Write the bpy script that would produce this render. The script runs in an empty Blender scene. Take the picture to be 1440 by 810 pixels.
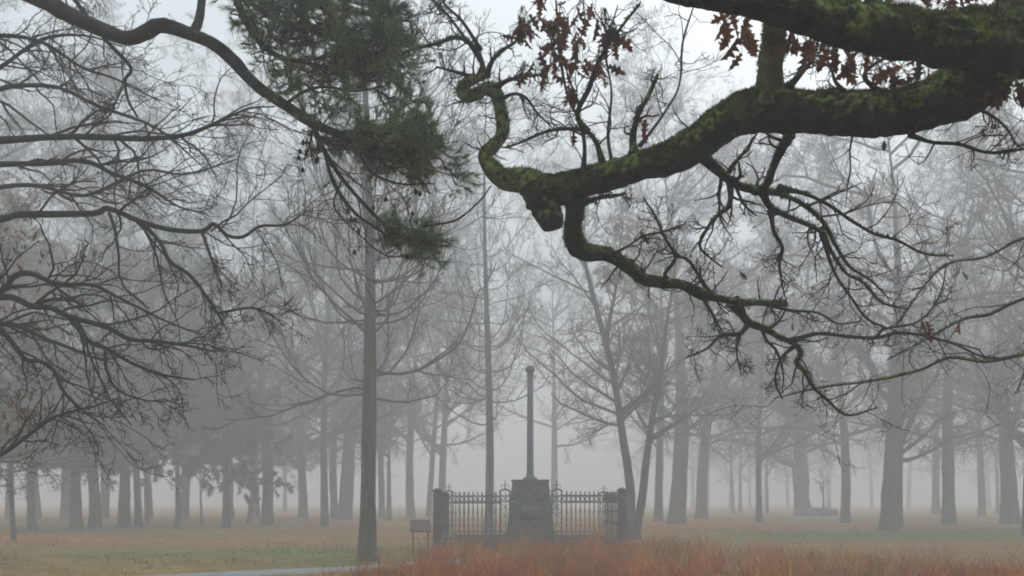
import bpy, math, random
import numpy as np
from mathutils import noise as mnoise, Vector
rng = np.random.default_rng(7)
random.seed(7)
S = bpy.context.scene
C = S.collection
R = math.radians

# ------------------------------------------------------------------ camera, sky, sun, exposure
F, CX, HY, EYE = 1400.0, 720.0, 703.0, 1.6           # 35 mm lens on a level camera with a rising front
cam = bpy.data.cameras.new('camera'); co = bpy.data.objects.new('camera', cam); C.objects.link(co)
cam.lens = 35; cam.sensor_width = 36; cam.shift_y = (HY - 405) / 1440
cam.clip_start = 0.05; cam.clip_end = 2000
co.location = (0, 0, EYE); co.rotation_euler = (R(90), 0, 0)
S.camera = co

SUN_EL, SUN_AZ = 42.0, 25.0                           # high behind the trees, hidden by cloud
w = bpy.data.worlds.new('World'); S.world = w; w.use_nodes = True
nt = w.node_tree; nt.nodes.clear()
out = nt.nodes.new('ShaderNodeOutputWorld'); bg = nt.nodes.new('ShaderNodeBackground')
sky = nt.nodes.new('ShaderNodeTexSky'); sky.sky_type = 'NISHITA'; sky.sun_disc = False
sky.sun_elevation = R(SUN_EL); sky.sun_rotation = R(SUN_AZ); sky.dust_density = 4; sky.air_density = 1.5
hs = nt.nodes.new('ShaderNodeHueSaturation'); hs.inputs['Saturation'].default_value = 0.12
ov = nt.nodes.new('ShaderNodeMix'); ov.data_type = 'RGBA'; ov.inputs[0].default_value = 0.6
ov.inputs[7].default_value = (5.85, 6.75, 7.45, 1)        # even cloud cover over the sky
nt.links.new(sky.outputs[0], hs.inputs['Color']); nt.links.new(hs.outputs[0], ov.inputs[6])
tcw = nt.nodes.new('ShaderNodeTexCoord'); sxw = nt.nodes.new('ShaderNodeSeparateXYZ'); nt.links.new(tcw.outputs['Generated'], sxw.inputs[0])
mxw = nt.nodes.new('ShaderNodeMath'); mxw.operation = 'MAXIMUM'; mxw.inputs[1].default_value = 0; nt.links.new(sxw.outputs[2], mxw.inputs[0])
maw = nt.nodes.new('ShaderNodeMath'); maw.operation = 'MULTIPLY_ADD'; maw.inputs[1].default_value = 1.0; maw.inputs[2].default_value = .42; nt.links.new(mxw.outputs[0], maw.inputs[0])
vmw = nt.nodes.new('ShaderNodeVectorMath'); vmw.operation = 'SCALE'      # overcast sky: brighter overhead than low down
nt.links.new(ov.outputs[2], vmw.inputs[0]); nt.links.new(maw.outputs[0], vmw.inputs['Scale']); nt.links.new(vmw.outputs[0], bg.inputs['Color']); nt.links.new(bg.outputs[0], out.inputs['Surface'])
bg.inputs['Strength'].default_value = 0.12
sl = bpy.data.lights.new('sun', 'SUN'); sl.energy = 0.5; sl.angle = R(40); sl.color = (1, .98, .95)
so = bpy.data.objects.new('sun', sl); C.objects.link(so); so.location = (20, 60, 60)
so.rotation_euler = (R(90 - SUN_EL), 0, R(180 - SUN_AZ))
S.view_settings.view_transform = 'Standard'; S.view_settings.look = 'None'
S.view_settings.gamma = 1; S.view_settings.exposure = 0.60; S.view_settings.use_curve_mapping = False
S.render.engine = 'CYCLES'
cy = S.cycles
cy.max_bounces = 10; cy.diffuse_bounces = 2; cy.glossy_bounces = 1; cy.volume_bounces = 8; cy.transmission_bounces = 1
cy.use_denoising = True; cy.filter_width = 1.9
HAZE = 0.0094

# ------------------------------------------------------------------ helpers
def at(px, py, d):
    return ((px - CX) / F * d, d, EYE - (py - HY) / F * d)

def gz(x, y):                                           # gentle lie of the land
    return 0.06 * np.sin(x * .11 + 1.3) * np.cos(y * .09) + 0.03 * np.sin(x * .31 + y * .23)

def tag(o, label=None, cat=None, group=None, kind=None):
    if label: o['label'] = label
    if cat: o['category'] = cat
    if group: o['group'] = group
    if kind: o['kind'] = kind
    return o

def thing(name, label, cat, loc=(0, 0, 0), rz=0, group=None):
    o = bpy.data.objects.new(name, None); C.objects.link(o)
    o.location = loc; o.rotation_euler = (0, 0, rz); o.empty_display_size = .3
    return tag(o, label, cat, group)

def mesh_np(name, V, quads=None, tris=None, smooth=True, col=None):
    me = bpy.data.meshes.new(name)
    V = np.asarray(V, np.float32).reshape(-1, 3)
    q = np.asarray(quads if quads is not None else [], np.int32).reshape(-1, 4)
    t = np.asarray(tris if tris is not None else [], np.int32).reshape(-1, 3)
    me.vertices.add(len(V)); me.vertices.foreach_set('co', V.ravel())
    nl = q.size + t.size
    me.loops.add(nl); me.loops.foreach_set('vertex_index', np.concatenate([q.ravel(), t.ravel()]))
    me.polygons.add(len(q) + len(t))
    st = np.concatenate([np.arange(len(q)) * 4, q.size + np.arange(len(t)) * 3]).astype(np.int32)
    me.polygons.foreach_set('loop_start', st)
    if smooth: me.polygons.foreach_set('use_smooth', np.ones(len(st), bool))
    if col is not None:
        a = me.color_attributes.new('tint', 'FLOAT_COLOR', 'POINT')
        cc = np.ones((len(V), 4), np.float32); cc[:, :3] = col
        a.data.foreach_set('color', cc.ravel())
    me.update(calc_edges=True); me.validate()
    return me

def obj(name, me, mat=None, parent=None, loc=None):
    o = bpy.data.objects.new(name, me); C.objects.link(o)
    if mat and not me.materials: me.materials.append(mat)
    if parent: o.parent = parent
    if loc is not None: o.location = loc
    return o

class Geo:
    """collects tubes, triangles and boxes of ONE mesh"""
    def __init__(s): s.V = []; s.Q = []; s.T = []; s.n = 0
    def add(s, V, Q=None, T=None):
        V = np.asarray(V, float).reshape(-1, 3)
        if Q is not None and len(Q): s.Q.append(np.asarray(Q).reshape(-1, 4) + s.n)
        if T is not None and len(T): s.T.append(np.asarray(T).reshape(-1, 3) + s.n)
        s.V.append(V); s.n += len(V)
    def tubes(s, P, Rr, k=5):
        """P (m,n,3) polylines, Rr (m,n) radii"""
        P = np.asarray(P, float); Rr = np.asarray(Rr, float)
        if P.ndim == 2: P = P[None]; Rr = Rr[None]
        m, n, _ = P.shape
        T = np.empty_like(P); T[:, 1:-1] = P[:, 2:] - P[:, :-2]; T[:, 0] = P[:, 1] - P[:, 0]; T[:, -1] = P[:, -1] - P[:, -2]
        T /= np.linalg.norm(T, axis=2, keepdims=True) + 1e-9
        ref = np.where(np.abs(T[:, 0, 2:3]) < .8, np.array([[0, 0, 1.]]), np.array([[1., 0, 0]]))
        ph = np.arange(k) * 2 * np.pi / k
        VV = np.empty((m, n, k, 3)); u = ref
        for i in range(n):
            t = T[:, i]; u = u - (u * t).sum(1, keepdims=True) * t; u /= np.linalg.norm(u, axis=1, keepdims=True) + 1e-9
            v = np.cross(t, u)
            VV[:, i] = P[:, i, None] + Rr[:, i, None, None] * (np.cos(ph)[None, :, None] * u[:, None] + np.sin(ph)[None, :, None] * v[:, None])
        idx = np.arange(m * n * k).reshape(m, n, k)
        a = idx[:, :-1]; b = idx[:, 1:]
        Q = np.stack([a, np.roll(a, -1, 2), np.roll(b, -1, 2), b], -1)
        s.add(VV, Q.reshape(-1, 4))
    def box(s, c, size, taper=1.0, rz=0):
        x, y, z = np.array(size) / 2
        V = np.array([[-x, -y, -z], [x, -y, -z], [x, y, -z], [-x, y, -z], [-x * taper, -y * taper, z], [x * taper, -y * taper, z], [x * taper, y * taper, z], [-x * taper, y * taper, z]])
        if rz:
            cs, sn = math.cos(rz), math.sin(rz); V[:, :2] = V[:, :2] @ np.array([[cs, sn], [-sn, cs]])
        s.add(V + np.array(c), [[0, 3, 2, 1], [4, 5, 6, 7], [0, 1, 5, 4], [1, 2, 6, 5], [2, 3, 7, 6], [3, 0, 4, 7]])
    def lathe(s, prof, c=(0, 0, 0), k=16, rz=0):
        prof = np.array(prof, float); n = len(prof); ph = np.arange(k) * 2 * np.pi / k + rz
        V = np.stack([prof[:, 0, None] * np.cos(ph), prof[:, 0, None] * np.sin(ph), np.repeat(prof[:, 1, None], k, 1)], -1) + np.array(c)
        idx = np.arange(n * k).reshape(n, k); a = idx[:-1]; b = idx[1:]
        s.add(V, np.stack([a, np.roll(a, -1, 1), np.roll(b, -1, 1), b], -1).reshape(-1, 4))
    def mesh(s, name, smooth=True, col=None):
        return mesh_np(name, np.concatenate(s.V), np.concatenate(s.Q) if s.Q else None, np.concatenate(s.T) if s.T else None, smooth, col)

def smooth_path(pts, per=4):
    """Catmull-Rom through points carrying any number of columns"""
    p = np.array(pts, float); p = np.vstack([2 * p[0] - p[1], p, 2 * p[-1] - p[-2]]); o = []
    for i in range(1, len(p) - 2):
        for t in np.arange(per) / per:
            o.append(.5 * (2 * p[i] + (p[i + 1] - p[i - 1]) * t + (2 * p[i - 1] - 5 * p[i] + 4 * p[i + 1] - p[i + 2]) * t * t + (-p[i - 1] + 3 * p[i] - 3 * p[i + 1] + p[i + 2]) * t ** 3))
    o.append(p[-2]); return np.array(o)

def resample(P, Rr, n):
    L = np.r_[0, np.cumsum(np.linalg.norm(np.diff(P, axis=0), axis=1))]; u = np.linspace(0, L[-1], n)
    return np.stack([np.interp(u, L, P[:, j]) for j in range(3)], 1), np.interp(u, L, Rr)

def unit(v): return v / (np.linalg.norm(v, axis=-1, keepdims=True) + 1e-9)

def spawn(P, Rr, cnt, tr=(.15, 1), ratio=.5, ang=(35, 65), n=5, wob=.22, up=.08, rr=.6, rmin=.003, lo=.0, hi=9e9, sink=.55, horiz=0., end=.35):
    """children of polylines P (m,n,3): cnt each; returns polylines and radii"""
    m, pn, _ = P.shape
    t = rng.uniform(tr[0], tr[1], (m, cnt)); f = t * (pn - 1.001); i = f.astype(int); fr = (f - i)[..., None]
    mi = np.arange(m)[:, None]
    A, B = P[mi, i], P[mi, i + 1]; pos = A + (B - A) * fr; tan = unit(B - A)
    rad = Rr[mi, i] * (1 - fr[..., 0]) + Rr[mi, i + 1] * fr[..., 0]
    Lp = np.linalg.norm(np.diff(P, axis=1), axis=2).sum(1)[:, None]
    L = np.clip(Lp * ratio * (1 - sink * t) * rng.uniform(.6, 1.25, t.shape), lo, hi)
    rv = rng.normal(size=(m, cnt, 3)); rv[..., 2] *= (1 - horiz); perp = unit(rv - (rv * tan).sum(-1, keepdims=True) * tan)
    a = np.radians(rng.uniform(ang[0], ang[1], t.shape))[..., None]
    d = unit(np.cos(a) * tan + np.sin(a) * perp)
    ups = up * rng.uniform(.2, 1.7, (m, cnt, 1)) * np.array([0, 0, 1.])
    Q = np.empty((m, cnt, n, 3)); Q[:, :, 0] = pos; st = (L / (n - 1))[..., None]
    for j in range(1, n):
        Q[:, :, j] = Q[:, :, j - 1] + d * st
        d = unit(d + rng.normal(size=d.shape) * wob + ups)
    r0 = np.maximum(rad * rr * rng.uniform(.75, 1.1, t.shape), rmin)
    RR = np.maximum(r0[..., None] * np.linspace(1, end, n), rmin * .8)
    return Q.reshape(-1, n, 3), RR.reshape(-1, n)

def cards(c, nrm, up, ln, wd):
    """tapering blades: one triangle each from centre c along up"""
    s = unit(np.cross(nrm, up)) * wd[:, None] / 2
    V = np.stack([c - s, c + s, c + up * ln[:, None]], 1)
    return V.reshape(-1, 3), np.arange(len(c) * 3).reshape(-1, 3)

# ------------------------------------------------------------------ materials
def mat(name, ramp, scale=6, detail=6, rough=.85, bump=0., stretch=None, bscale=None, coords='Object', spec=.25, tint=False, sub=0.):
    m = bpy.data.materials.new(name); m.use_nodes = True; t = m.node_tree; N = t.nodes
    b = N['Principled BSDF']; b.inputs['Roughness'].default_value = rough; b.inputs['Specular IOR Level'].default_value = spec
    tc = N.new('ShaderNodeTexCoord'); src = tc.outputs[coords]
    if stretch:
        mp = N.new('ShaderNodeMapping'); mp.inputs['Scale'].default_value = stretch; t.links.new(src, mp.inputs[0]); src = mp.outputs[0]
    nz = N.new('ShaderNodeTexNoise'); nz.inputs['Scale'].default_value = scale; nz.inputs['Detail'].default_value = detail
    t.links.new(src, nz.inputs['Vector'])
    cr = N.new('ShaderNodeValToRGB'); e = cr.color_ramp.elements
    while len(e) < len(ramp): e.new(.5)
    for k, (p, c) in enumerate(ramp): e[k].position = p; e[k].color = (*c, 1)
    t.links.new(nz.outputs['Fac'], cr.inputs[0]); colr = cr.outputs[0]
    if tint:
        at_ = N.new('ShaderNodeAttribute'); at_.attribute_name = 'tint'
        mx = N.new('ShaderNodeMix'); mx.data_type = 'RGBA'; mx.blend_type = 'MULTIPLY'; mx.inputs[0].default_value = 1
        t.links.new(at_.outputs['Color'], mx.inputs[6]); t.links.new(colr, mx.inputs[7]); colr = mx.outputs[2]
    t.links.new(colr, b.inputs['Base Color'])
    if bump:
        n2 = N.new('ShaderNodeTexNoise'); n2.inputs['Scale'].default_value = bscale or scale * 3; n2.inputs['Detail'].default_value = 8
        t.links.new(src, n2.inputs['Vector'])
        bp = N.new('ShaderNodeBump'); bp.inputs['Strength'].default_value = bump; bp.inputs['Distance'].default_value = .05
        t.links.new(n2.outputs['Fac'], bp.inputs['Height']); t.links.new(bp.outputs[0], b.inputs['Normal'])
    return m

def mossy_bark(name, bark=((.35, (.006, .005, .004)), (.7, (.040, .034, .024))), cover=.5):
    m = mat(name, bark, scale=9, bump=1., bscale=30, rough=.95, spec=.1)
    t = m.node_tree; N = t.nodes; b = N['Principled BSDF']
    cr = [x for x in N if x.type == 'VALTORGB'][0]
    tc = N.new('ShaderNodeTexCoord'); n = N.new('ShaderNodeTexNoise'); n.inputs['Scale'].default_value = 3.2; n.inputs['Detail'].default_value = 9
    n.inputs['Roughness'].default_value = .7
    t.links.new(tc.outputs['Object'], n.inputs['Vector'])
    g = N.new('ShaderNodeNewGeometry'); sx = N.new('ShaderNodeSeparateXYZ'); t.links.new(g.outputs['Normal'], sx.inputs[0])
    ad = N.new('ShaderNodeMath'); ad.operation = 'MULTIPLY_ADD'; ad.inputs[1].default_value = .24; t.links.new(sx.outputs[2], ad.inputs[0]); t.links.new(n.outputs['Fac'], ad.inputs[2])
    r = N.new('ShaderNodeMapRange'); r.inputs[1].default_value = 1 - cover; r.inputs[2].default_value = 1 - cover + .16; t.links.new(ad.outputs[0], r.inputs[0])
    n3 = N.new('ShaderNodeTexNoise'); n3.inputs['Scale'].default_value = 24; t.links.new(tc.outputs['Object'], n3.inputs['Vector'])
    c2 = N.new('ShaderNodeValToRGB'); e = c2.color_ramp.elements
    e[0].position = .40; e[0].color = (.016, .028, .006, 1); e[1].position = .66; e[1].color = (.19, .245, .07, 1)
    t.links.new(n3.outputs['Fac'], c2.inputs[0])
    mx = N.new('ShaderNodeMix'); mx.data_type = 'RGBA'; t.links.new(r.outputs[0], mx.inputs[0]); t.links.new(cr.outputs[0], mx.inputs[6]); t.links.new(c2.outputs[0], mx.inputs[7])
    t.links.new(mx.outputs[2], b.inputs['Base Color'])
    return m

M = {}
M['oak'] = mossy_bark('mossy_oak_bark', cover=.56)
M['lichen'] = mossy_bark('lichen_green_bark', bark=((.3, (.06, .062, .042)), (.7, (.20, .21, .14))), cover=.64)
M['twig'] = mat('dark_wet_twig', [(.3, (.010, .009, .008)), (.7, (.036, .032, .028))], 12)
M['moss'] = mat('moss', [(.38, (.022, .038, .008)), (.66, (.21, .28, .075))], 8)
M['oakleaf'] = mat('dead_oak_leaf', [(.36, (.042, .013, .009)), (.5, (.10, .030, .015)), (.66, (.22, .085, .03))], 9, rough=.6)
def translucent(m, f=.4):
    t = m.node_tree; b = t.nodes['Principled BSDF']; tr = t.nodes.new('ShaderNodeBsdfTranslucent'); mx = t.nodes.new('ShaderNodeMixShader'); mx.inputs[0].default_value = f
    t.links.new(b.inputs['Base Color'].links[0].from_socket, tr.inputs['Color']); t.links.new(b.outputs[0], mx.inputs[1]); t.links.new(tr.outputs[0], mx.inputs[2])
    t.links.new(mx.outputs[0], t.nodes['Material Output'].inputs['Surface'])
translucent(M['oakleaf'])
M['redleaf'] = mat('red_oak_leaf', [(.3, (.16, .010, .015)), (.7, (.28, .02, .025))], 8, rough=.6)
M['pinebark'] = mat('pine_bark', [(.3, (.012, .010, .009)), (.7, (.05, .044, .038))], 8, bump=.8, rough=.95)
M['needle'] = mat('pine_needles', [(.3, (.06, .105, .055)), (.5, (.11, .175, .085)), (.72, (.21, .25, .10))], 2.2, rough=.5)
translucent(M['needle'], .3)
M['farneedle'] = mat('conifer_needles', [(.3, (.016, .055, .022)), (.7, (.038, .115, .045))], 1.5, rough=.7)
M['bark'] = mat('grey_tree_bark', [(.3, (.030, .031, .026)), (.7, (.11, .112, .095))], 3, bump=1, bscale=14, stretch=(3, 3, .5), rough=.95)
M['greenbark'] = mat('algae_green_bark', [(.3, (.040, .044, .026)), (.7, (.115, .120, .078))], 3, bump=1, bscale=14, stretch=(3, 3, .5), rough=.95)
M['crown'] = mat('bare_branches', [(.3, (.060, .060, .054)), (.7, (.125, .125, .112))], 2)
M['browncrown'] = mat('brown_twigs', [(.3, (.085, .066, .056)), (.7, (.15, .118, .10))], 2)
M['dryleaf'] = mat('dry_hanging_leaves', [(.3, (.11, .055, .03)), (.7, (.20, .105, .05))], 3)
M['stone'] = mat('weathered_granite', [(.3, (.035, .034, .030)), (.7, (.105, .102, .090))], 5, bump=.5, bscale=30, rough=.9)
M['darkstone'] = mat('dark_granite', [(.3, (.045, .047, .047)), (.7, (.10, .10, .098))], 7, bump=.5, bscale=30, rough=.9)
M['metal'] = mat('weathered_bronze', [(.3, (.040, .042, .050)), (.7, (.085, .088, .098))], 9, rough=.6, spec=.4)
M['iron'] = mat('old_wrought_iron', [(.3, (.035, .040, .042)), (.6, (.075, .080, .080)), (.75, (.11, .10, .085))], 14, rough=.7, spec=.4)
M['wood'] = mat('grey_weathered_wood', [(.3, (.09, .08, .06)), (.7, (.17, .155, .12))], 6, stretch=(1, 1, 6), rough=.85)
M['path'] = mat('wet_asphalt', [(.3, (.16, .17, .18)), (.7, (.25, .26, .275))], 4, bump=.2, bscale=60, rough=.5, spec=.5)
M['ground'] = mat('field_soil_and_turf', [(.25, (.55, .55, .55)), (.5, (1, 1, 1)), (.75, (1.35, 1.3, 1.2))], 1.1, detail=10, bump=.8, bscale=9, tint=True, coords='Object', rough=.95)
M['grass'] = mat('turf_blades', [(.3, (.75, .75, .75)), (.7, (1.2, 1.2, 1.2))], 3, tint=True, rough=.8)
M['russet'] = mat('russet_dry_grass', [(.3, (.6, .6, .6)), (.7, (1.35, 1.3, 1.2))], 1.4, tint=True, rough=.85)
M['litter'] = mat('fallen_leaves', [(.3, (.17, .075, .035)), (.5, (.26, .12, .05)), (.7, (.36, .20, .09))], 2, rough=.8)

# ------------------------------------------------------------------ ground, path
def vnoise(x, y, s, seed=0.):
    a = np.sin(x * s + 1.7 * np.sin(y * s * .7 + seed) + seed * 3.1) * np.cos(y * s * 1.13 + 1.3 * np.sin(x * s * .6 + seed * 2))
    b = np.sin(x * s * 2.3 + seed + 1.1 * np.sin(y * s * 1.9)) * np.cos(y * s * 2.7 + seed * 1.7)
    return .65 * a + .35 * b                            # about -1 .. 1

def sstep(a, b, x): t = np.clip((x - a) / (b - a), 0, 1); return t * t * (3 - 2 * t)

PATH_C = [(-30, 3.), (-15, 11.), (-8.6, 18.2), (-6.45, 20.8), (-5.2, 22.25), (-3.75, 23.6), (-2.3, 25.6), (-1.0, 27.6), (.1, 29.2), (.6, 30.6), (.62, 32.4)]
PC = smooth_path(PATH_C, 8)
def path_dist(x, y):
    x = np.asarray(x, float); y = np.asarray(y, float)
    d = np.full(x.shape, 1e9)
    for (ax, ay), (bx, by) in zip(PC[:-1], PC[1:]):
        dx, dy = bx - ax, by - ay; t = np.clip(((x - ax) * dx + (y - ay) * dy) / (dx * dx + dy * dy), 0, 1)
        d = np.minimum(d, np.hypot(x - ax - t * dx, y - ay - t * dy))
    return d

def russet_mask(x, y):
    """where the tall russet grass stands: from beside the path across to the right, round the enclosure"""
    left = np.interp(y, [10, 18, 22, 24, 26, 30, 33], [-4.6, -3.6, -2.9, -2.5, -2.5, -2.6, -2.4])
    e = sstep(left - .3, left + .5, x) * sstep(33.5 + .8 * np.sin(x), 29.2 + .8 * np.sin(x * .8), y + 3.5 * sstep(3.5, 6, x) + 5 * sstep(6, 11, x) + 1.5 * vnoise(x, y, .7, 4.))
    patch = sstep(-.35, .35, vnoise(x, y, .9, 2.) + .5 * vnoise(x, y, 2.2, 6.) + .4 - .02 * np.abs(x))
    corner = sstep(-12.3, -14.2, x) * sstep(27, 24, y)
    return np.maximum(e * patch, corner * .6)

RUS, TAN, GRN, BRN = (np.array(c) for c in ((.38, .120, .014), (.235, .155, .032), (.070, .112, .020), (.16, .072, .020)))
def ground_col(x, y):
    n1 = vnoise(x, y, .23, .5); n2 = vnoise(x, y, .9, 1.9); n3 = vnoise(x, y, .07, 4.)
    c = TAN[None] * np.ones(x.shape + (1,))
    def mix(c, k, m): return c + (k - c) * np.clip(m, 0, 1)[..., None]
    c = mix(c, BRN, .35 + .45 * n1 + .25 * n2)
    c = mix(c, RUS, sstep(-.2, .7, n3 + .5 * n1) * sstep(30, 42, y) * .8)
    gl = np.exp(-(((x + 8) / 8) ** 2 + ((y - 31) / 5.5) ** 2)) * 1.1                 # turf on the left
    gr = np.exp(-(((x - 20) / 11) ** 4 + ((y - 45.5) / 7.5) ** 4)) * 1.2               # green strip on the right
    gt = np.exp(-(((x + 4.4) / 2.5) ** 2 + ((y - 26.5) / 2.6) ** 2))                # round the dark tree's foot
    c = mix(c, GRN, np.maximum(np.maximum(gl * (.62 + .4 * n2 + .25 * n1), gr * (.8 + .2 * n2)), gt * .8))
    leafy = sstep(6, 10, x) * sstep(37, 33, y)
    c = mix(c, BRN * 1.15, leafy * (.6 + .4 * n2))
    return c * (1 + .25 * n2[..., None] + .15 * vnoise(x, y, 2.3, 3.)[..., None])

xs = np.r_[-390, -250, -150, -90, np.arange(-60, 60.1, .6), 90, 150, 250, 390]
ys = np.r_[-60, -20, -5, np.arange(4, 70, .5), np.arange(70, 131, 2.), 160, 220, 300, 390]
X, Y = np.meshgrid(xs, ys); V = np.stack([X, Y, gz(X, Y)], -1)
ix = np.arange(X.size).reshape(X.shape)
gq = np.stack([ix[:-1, :-1], ix[:-1, 1:], ix[1:, 1:], ix[1:, :-1]], -1).reshape(-1, 4)
tag(obj('ground', mesh_np('ground', V, gq, col=ground_col(X, Y).reshape(-1, 3)), M['ground']), kind='structure')

t_ = np.gradient(PC, axis=0); t_ = unit(t_); nn = np.stack([-t_[:, 1], t_[:, 0]], 1)
PV = []
for k in (-.55, -.52, 0, .52, .55):
    p = PC + nn * k * (1 + .05 * np.sin(np.arange(len(PC))))[:, None]
    PV.append(np.stack([p[:, 0], p[:, 1], gz(p[:, 0], p[:, 1]) + (.045 if abs(k) < .54 else -.02)], 1))
PV = np.stack(PV, 1); ix = np.arange(PV.shape[0] * 5).reshape(-1, 5)
tag(obj('path', mesh_np('path', PV, np.stack([ix[:-1, :-1], ix[:-1, 1:], ix[1:, 1:], ix[1:, :-1]], -1).reshape(-1, 4)), M['path']), kind='structure')

# haze: one even body of fog round everything
hz = Geo(); hz.box((0, 165, 22), (800, 470, 46.2))
hm = bpy.data.materials.new('fog'); hm.use_nodes = True; hn = hm.node_tree; hn.nodes.clear()
ho = hn.nodes.new('ShaderNodeOutputMaterial'); pv = hn.nodes.new('ShaderNodeVolumePrincipled')
pv.inputs['Color'].default_value = (.955, .982, 1.0, 1); pv.inputs['Density'].default_value = HAZE; pv.inputs['Anisotropy'].default_value = 0.1
hn.links.new(pv.outputs[0], ho.inputs['Volume'])
tag(obj('haze', hz.mesh('haze', False), hm), kind='stuff')

# ------------------------------------------------------------------ grass and litter (uncountable)
def blades(n, xr, yr, keep, colf, h, wd, lean, name, m, multi=1):
    x = rng.uniform(*xr, n); y = yr[0] + (yr[1] - yr[0]) * rng.uniform(0, 1, n) ** 1.25
    k = rng.uniform(0, 1, n) < keep(x, y); x, y = x[k], y[k]
    col = colf(x, y); cl = rng.uniform(.5, 1.35, len(x)); col = col * rng.uniform(.65, 1.3, (len(x), 1))
    if multi > 1:
        cl = np.repeat(cl, multi)
        x = np.repeat(x, multi) + rng.normal(0, .05, len(x) * multi); y = np.repeat(y, multi) + rng.normal(0, .05, len(y) * multi); col = np.repeat(col, multi, 0)
    k = len(x)
    base = np.stack([x, y, gz(x, y) - .02], 1)
    up = unit(np.stack([rng.normal(0, lean, k), rng.normal(0, lean, k), np.ones(k)], 1))
    hh = h(x, y) * cl * rng.uniform(.6, 1.15, k)
    side = np.stack([np.cos(a_ := rng.uniform(0, 6.28, k)), np.sin(a_), np.zeros(k)], 1) * (wd * rng.uniform(.7, 1.3, k))[:, None] / 2
    bend = np.stack([rng.normal(0, lean, k), rng.normal(0, lean, k), -np.abs(rng.normal(0, lean * .4, k))], 1) * hh[:, None]
    mid = base + up * hh[:, None] * .55; top = base + up * hh[:, None] + bend
    V = np.stack([base - side, base + side, mid - side * .7, mid + side * .7, top], 1)
    o = np.arange(k)[:, None] * 5
    Q = o + np.array([[0, 1, 3, 2]]); T = o + np.array([[2, 3, 4]])
    col = col * rng.uniform(.7, 1.3, (k, 1))
    return tag(obj(name, mesh_np(name, V, Q, T, col=np.repeat(col, 5, 0)), m), kind='stuff')

def rus_col(x, y):
    n = vnoise(x, y, .8, 3.)[:, None]; A = np.array([[.45, .125, .008]]); B = np.array([[.42, .25, .06]]); D = np.array([[.13, .040, .014]])
    c = A + (B - A) * np.clip(.1 + .8 * vnoise(x, y, .55, 7.)[:, None] + rng.normal(0, .25, (len(x), 1)), 0, 1)
    c = c + (D - c) * np.clip(.9 * vnoise(x, y, .9, 11.)[:, None] + rng.normal(0, .2, (len(x), 1)), 0, .8)
    return c * (1 + .15 * n)
def rus_h(x, y): return np.clip(.52 + .30 * vnoise(x, y, .8, 5.) + .28 * vnoise(x, y, 2.4, 8.), .2, 1.15) * np.interp(y, [12, 20, 28, 33], [.8, .9, 1.1, .9]) * (1 + .75 * np.exp(-((x - .35) / .7) ** 2 - ((y - 29.5) / 1.5) ** 2) + .35 * np.exp(-((x + 1.2) / .6) ** 2 - ((y - 28.5) / 1.5) ** 2) + .3 * np.exp(-((x - 2.6) / .7) ** 2 - ((y - 28.5) / 1.5) ** 2))
def clear(x, y): return (path_dist(x, y) > .62) * 1.
def in_yard(x, y): return (np.abs(x - .55) < 3.1) & (y > 30.9)
RUSG = blades(17000, (-16, 16), (12, 34), lambda x, y: russet_mask(x, y) * np.maximum(clear(x, y), x > -1.9) * ~((np.hypot(x - .6, y - 33.9) < 1.2)), rus_col, rus_h, .016, .24, 'russet_grass', M['russet'], 7)
def turf_keep(x, y): return clear(x, y) * (1 - .8 * russet_mask(x, y)) * (np.abs(x) < y * .6 + 2)
blades(60000, (-36, 36), (20, 62), turf_keep, ground_col, lambda x, y: .07 + .05 * (vnoise(x, y, .6, 2.) > .2) + 0 * x, .012, .35, 'turf_grass', M['grass'], 2)
def tall_keep(x, y): return clear(x, y) * sstep(.0, .6, vnoise(x, y, .3, 6.) + .25 * vnoise(x, y, 1.1, 1.)) * (1 - russet_mask(x, y)) * (np.abs(x) < y * .6 + 2) * (1 - .93 * np.exp(-(((x - 20) / 11) ** 4 + ((y - 45.5) / 7.5) ** 4)))
blades(16000, (-50, 50), (24, 85), tall_keep, lambda x, y: ground_col(x, y) * np.array([[1.15, .98, .85]]), lambda x, y: .26 + .08 * vnoise(x, y, .8, 2.), .016, .22, 'dry_meadow_grass', M['grass'], 3)

def litter(n):
    x = rng.uniform(-30, 34, n); y = rng.uniform(20, 60, n)
    pr = .18 + .6 * sstep(5, 10, x) * sstep(38, 33, y) + .35 * (vnoise(x, y, .5, 9.) > .1) + .5 * np.exp(-((x + 3.9) ** 2 + (y - 27) ** 2) / 8)
    k = rng.uniform(0, 1, n) < pr; x, y = x[k], y[k]; k = len(x)
    c = np.stack([x, y, gz(x, y) + rng.uniform(.06, .1, k)], 1); a = rng.uniform(0, 6.28, k)
    u = np.stack([np.cos(a), np.sin(a), rng.normal(0, .2, k)], 1) * rng.uniform(.035, .06, (k, 1)); v = np.stack([-np.sin(a), np.cos(a), rng.normal(0, .25, k)], 1) * rng.uniform(.02, .04, (k, 1))
    return tag(obj('fallen_leaves', mesh_np('fallen_leaves', np.stack([c - u, c - v, c + u, c + v], 1), np.arange(k * 4).reshape(-1, 4)), M['litter']), kind='stuff')
litter(22000)

# ------------------------------------------------------------------ monument enclosure
def bevel(o, wdt=.012, seg=2):
    b = o.modifiers.new('bevel', 'BEVEL'); b.width = wdt; b.segments = seg; b.limit_method = 'ANGLE'; return o

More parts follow.
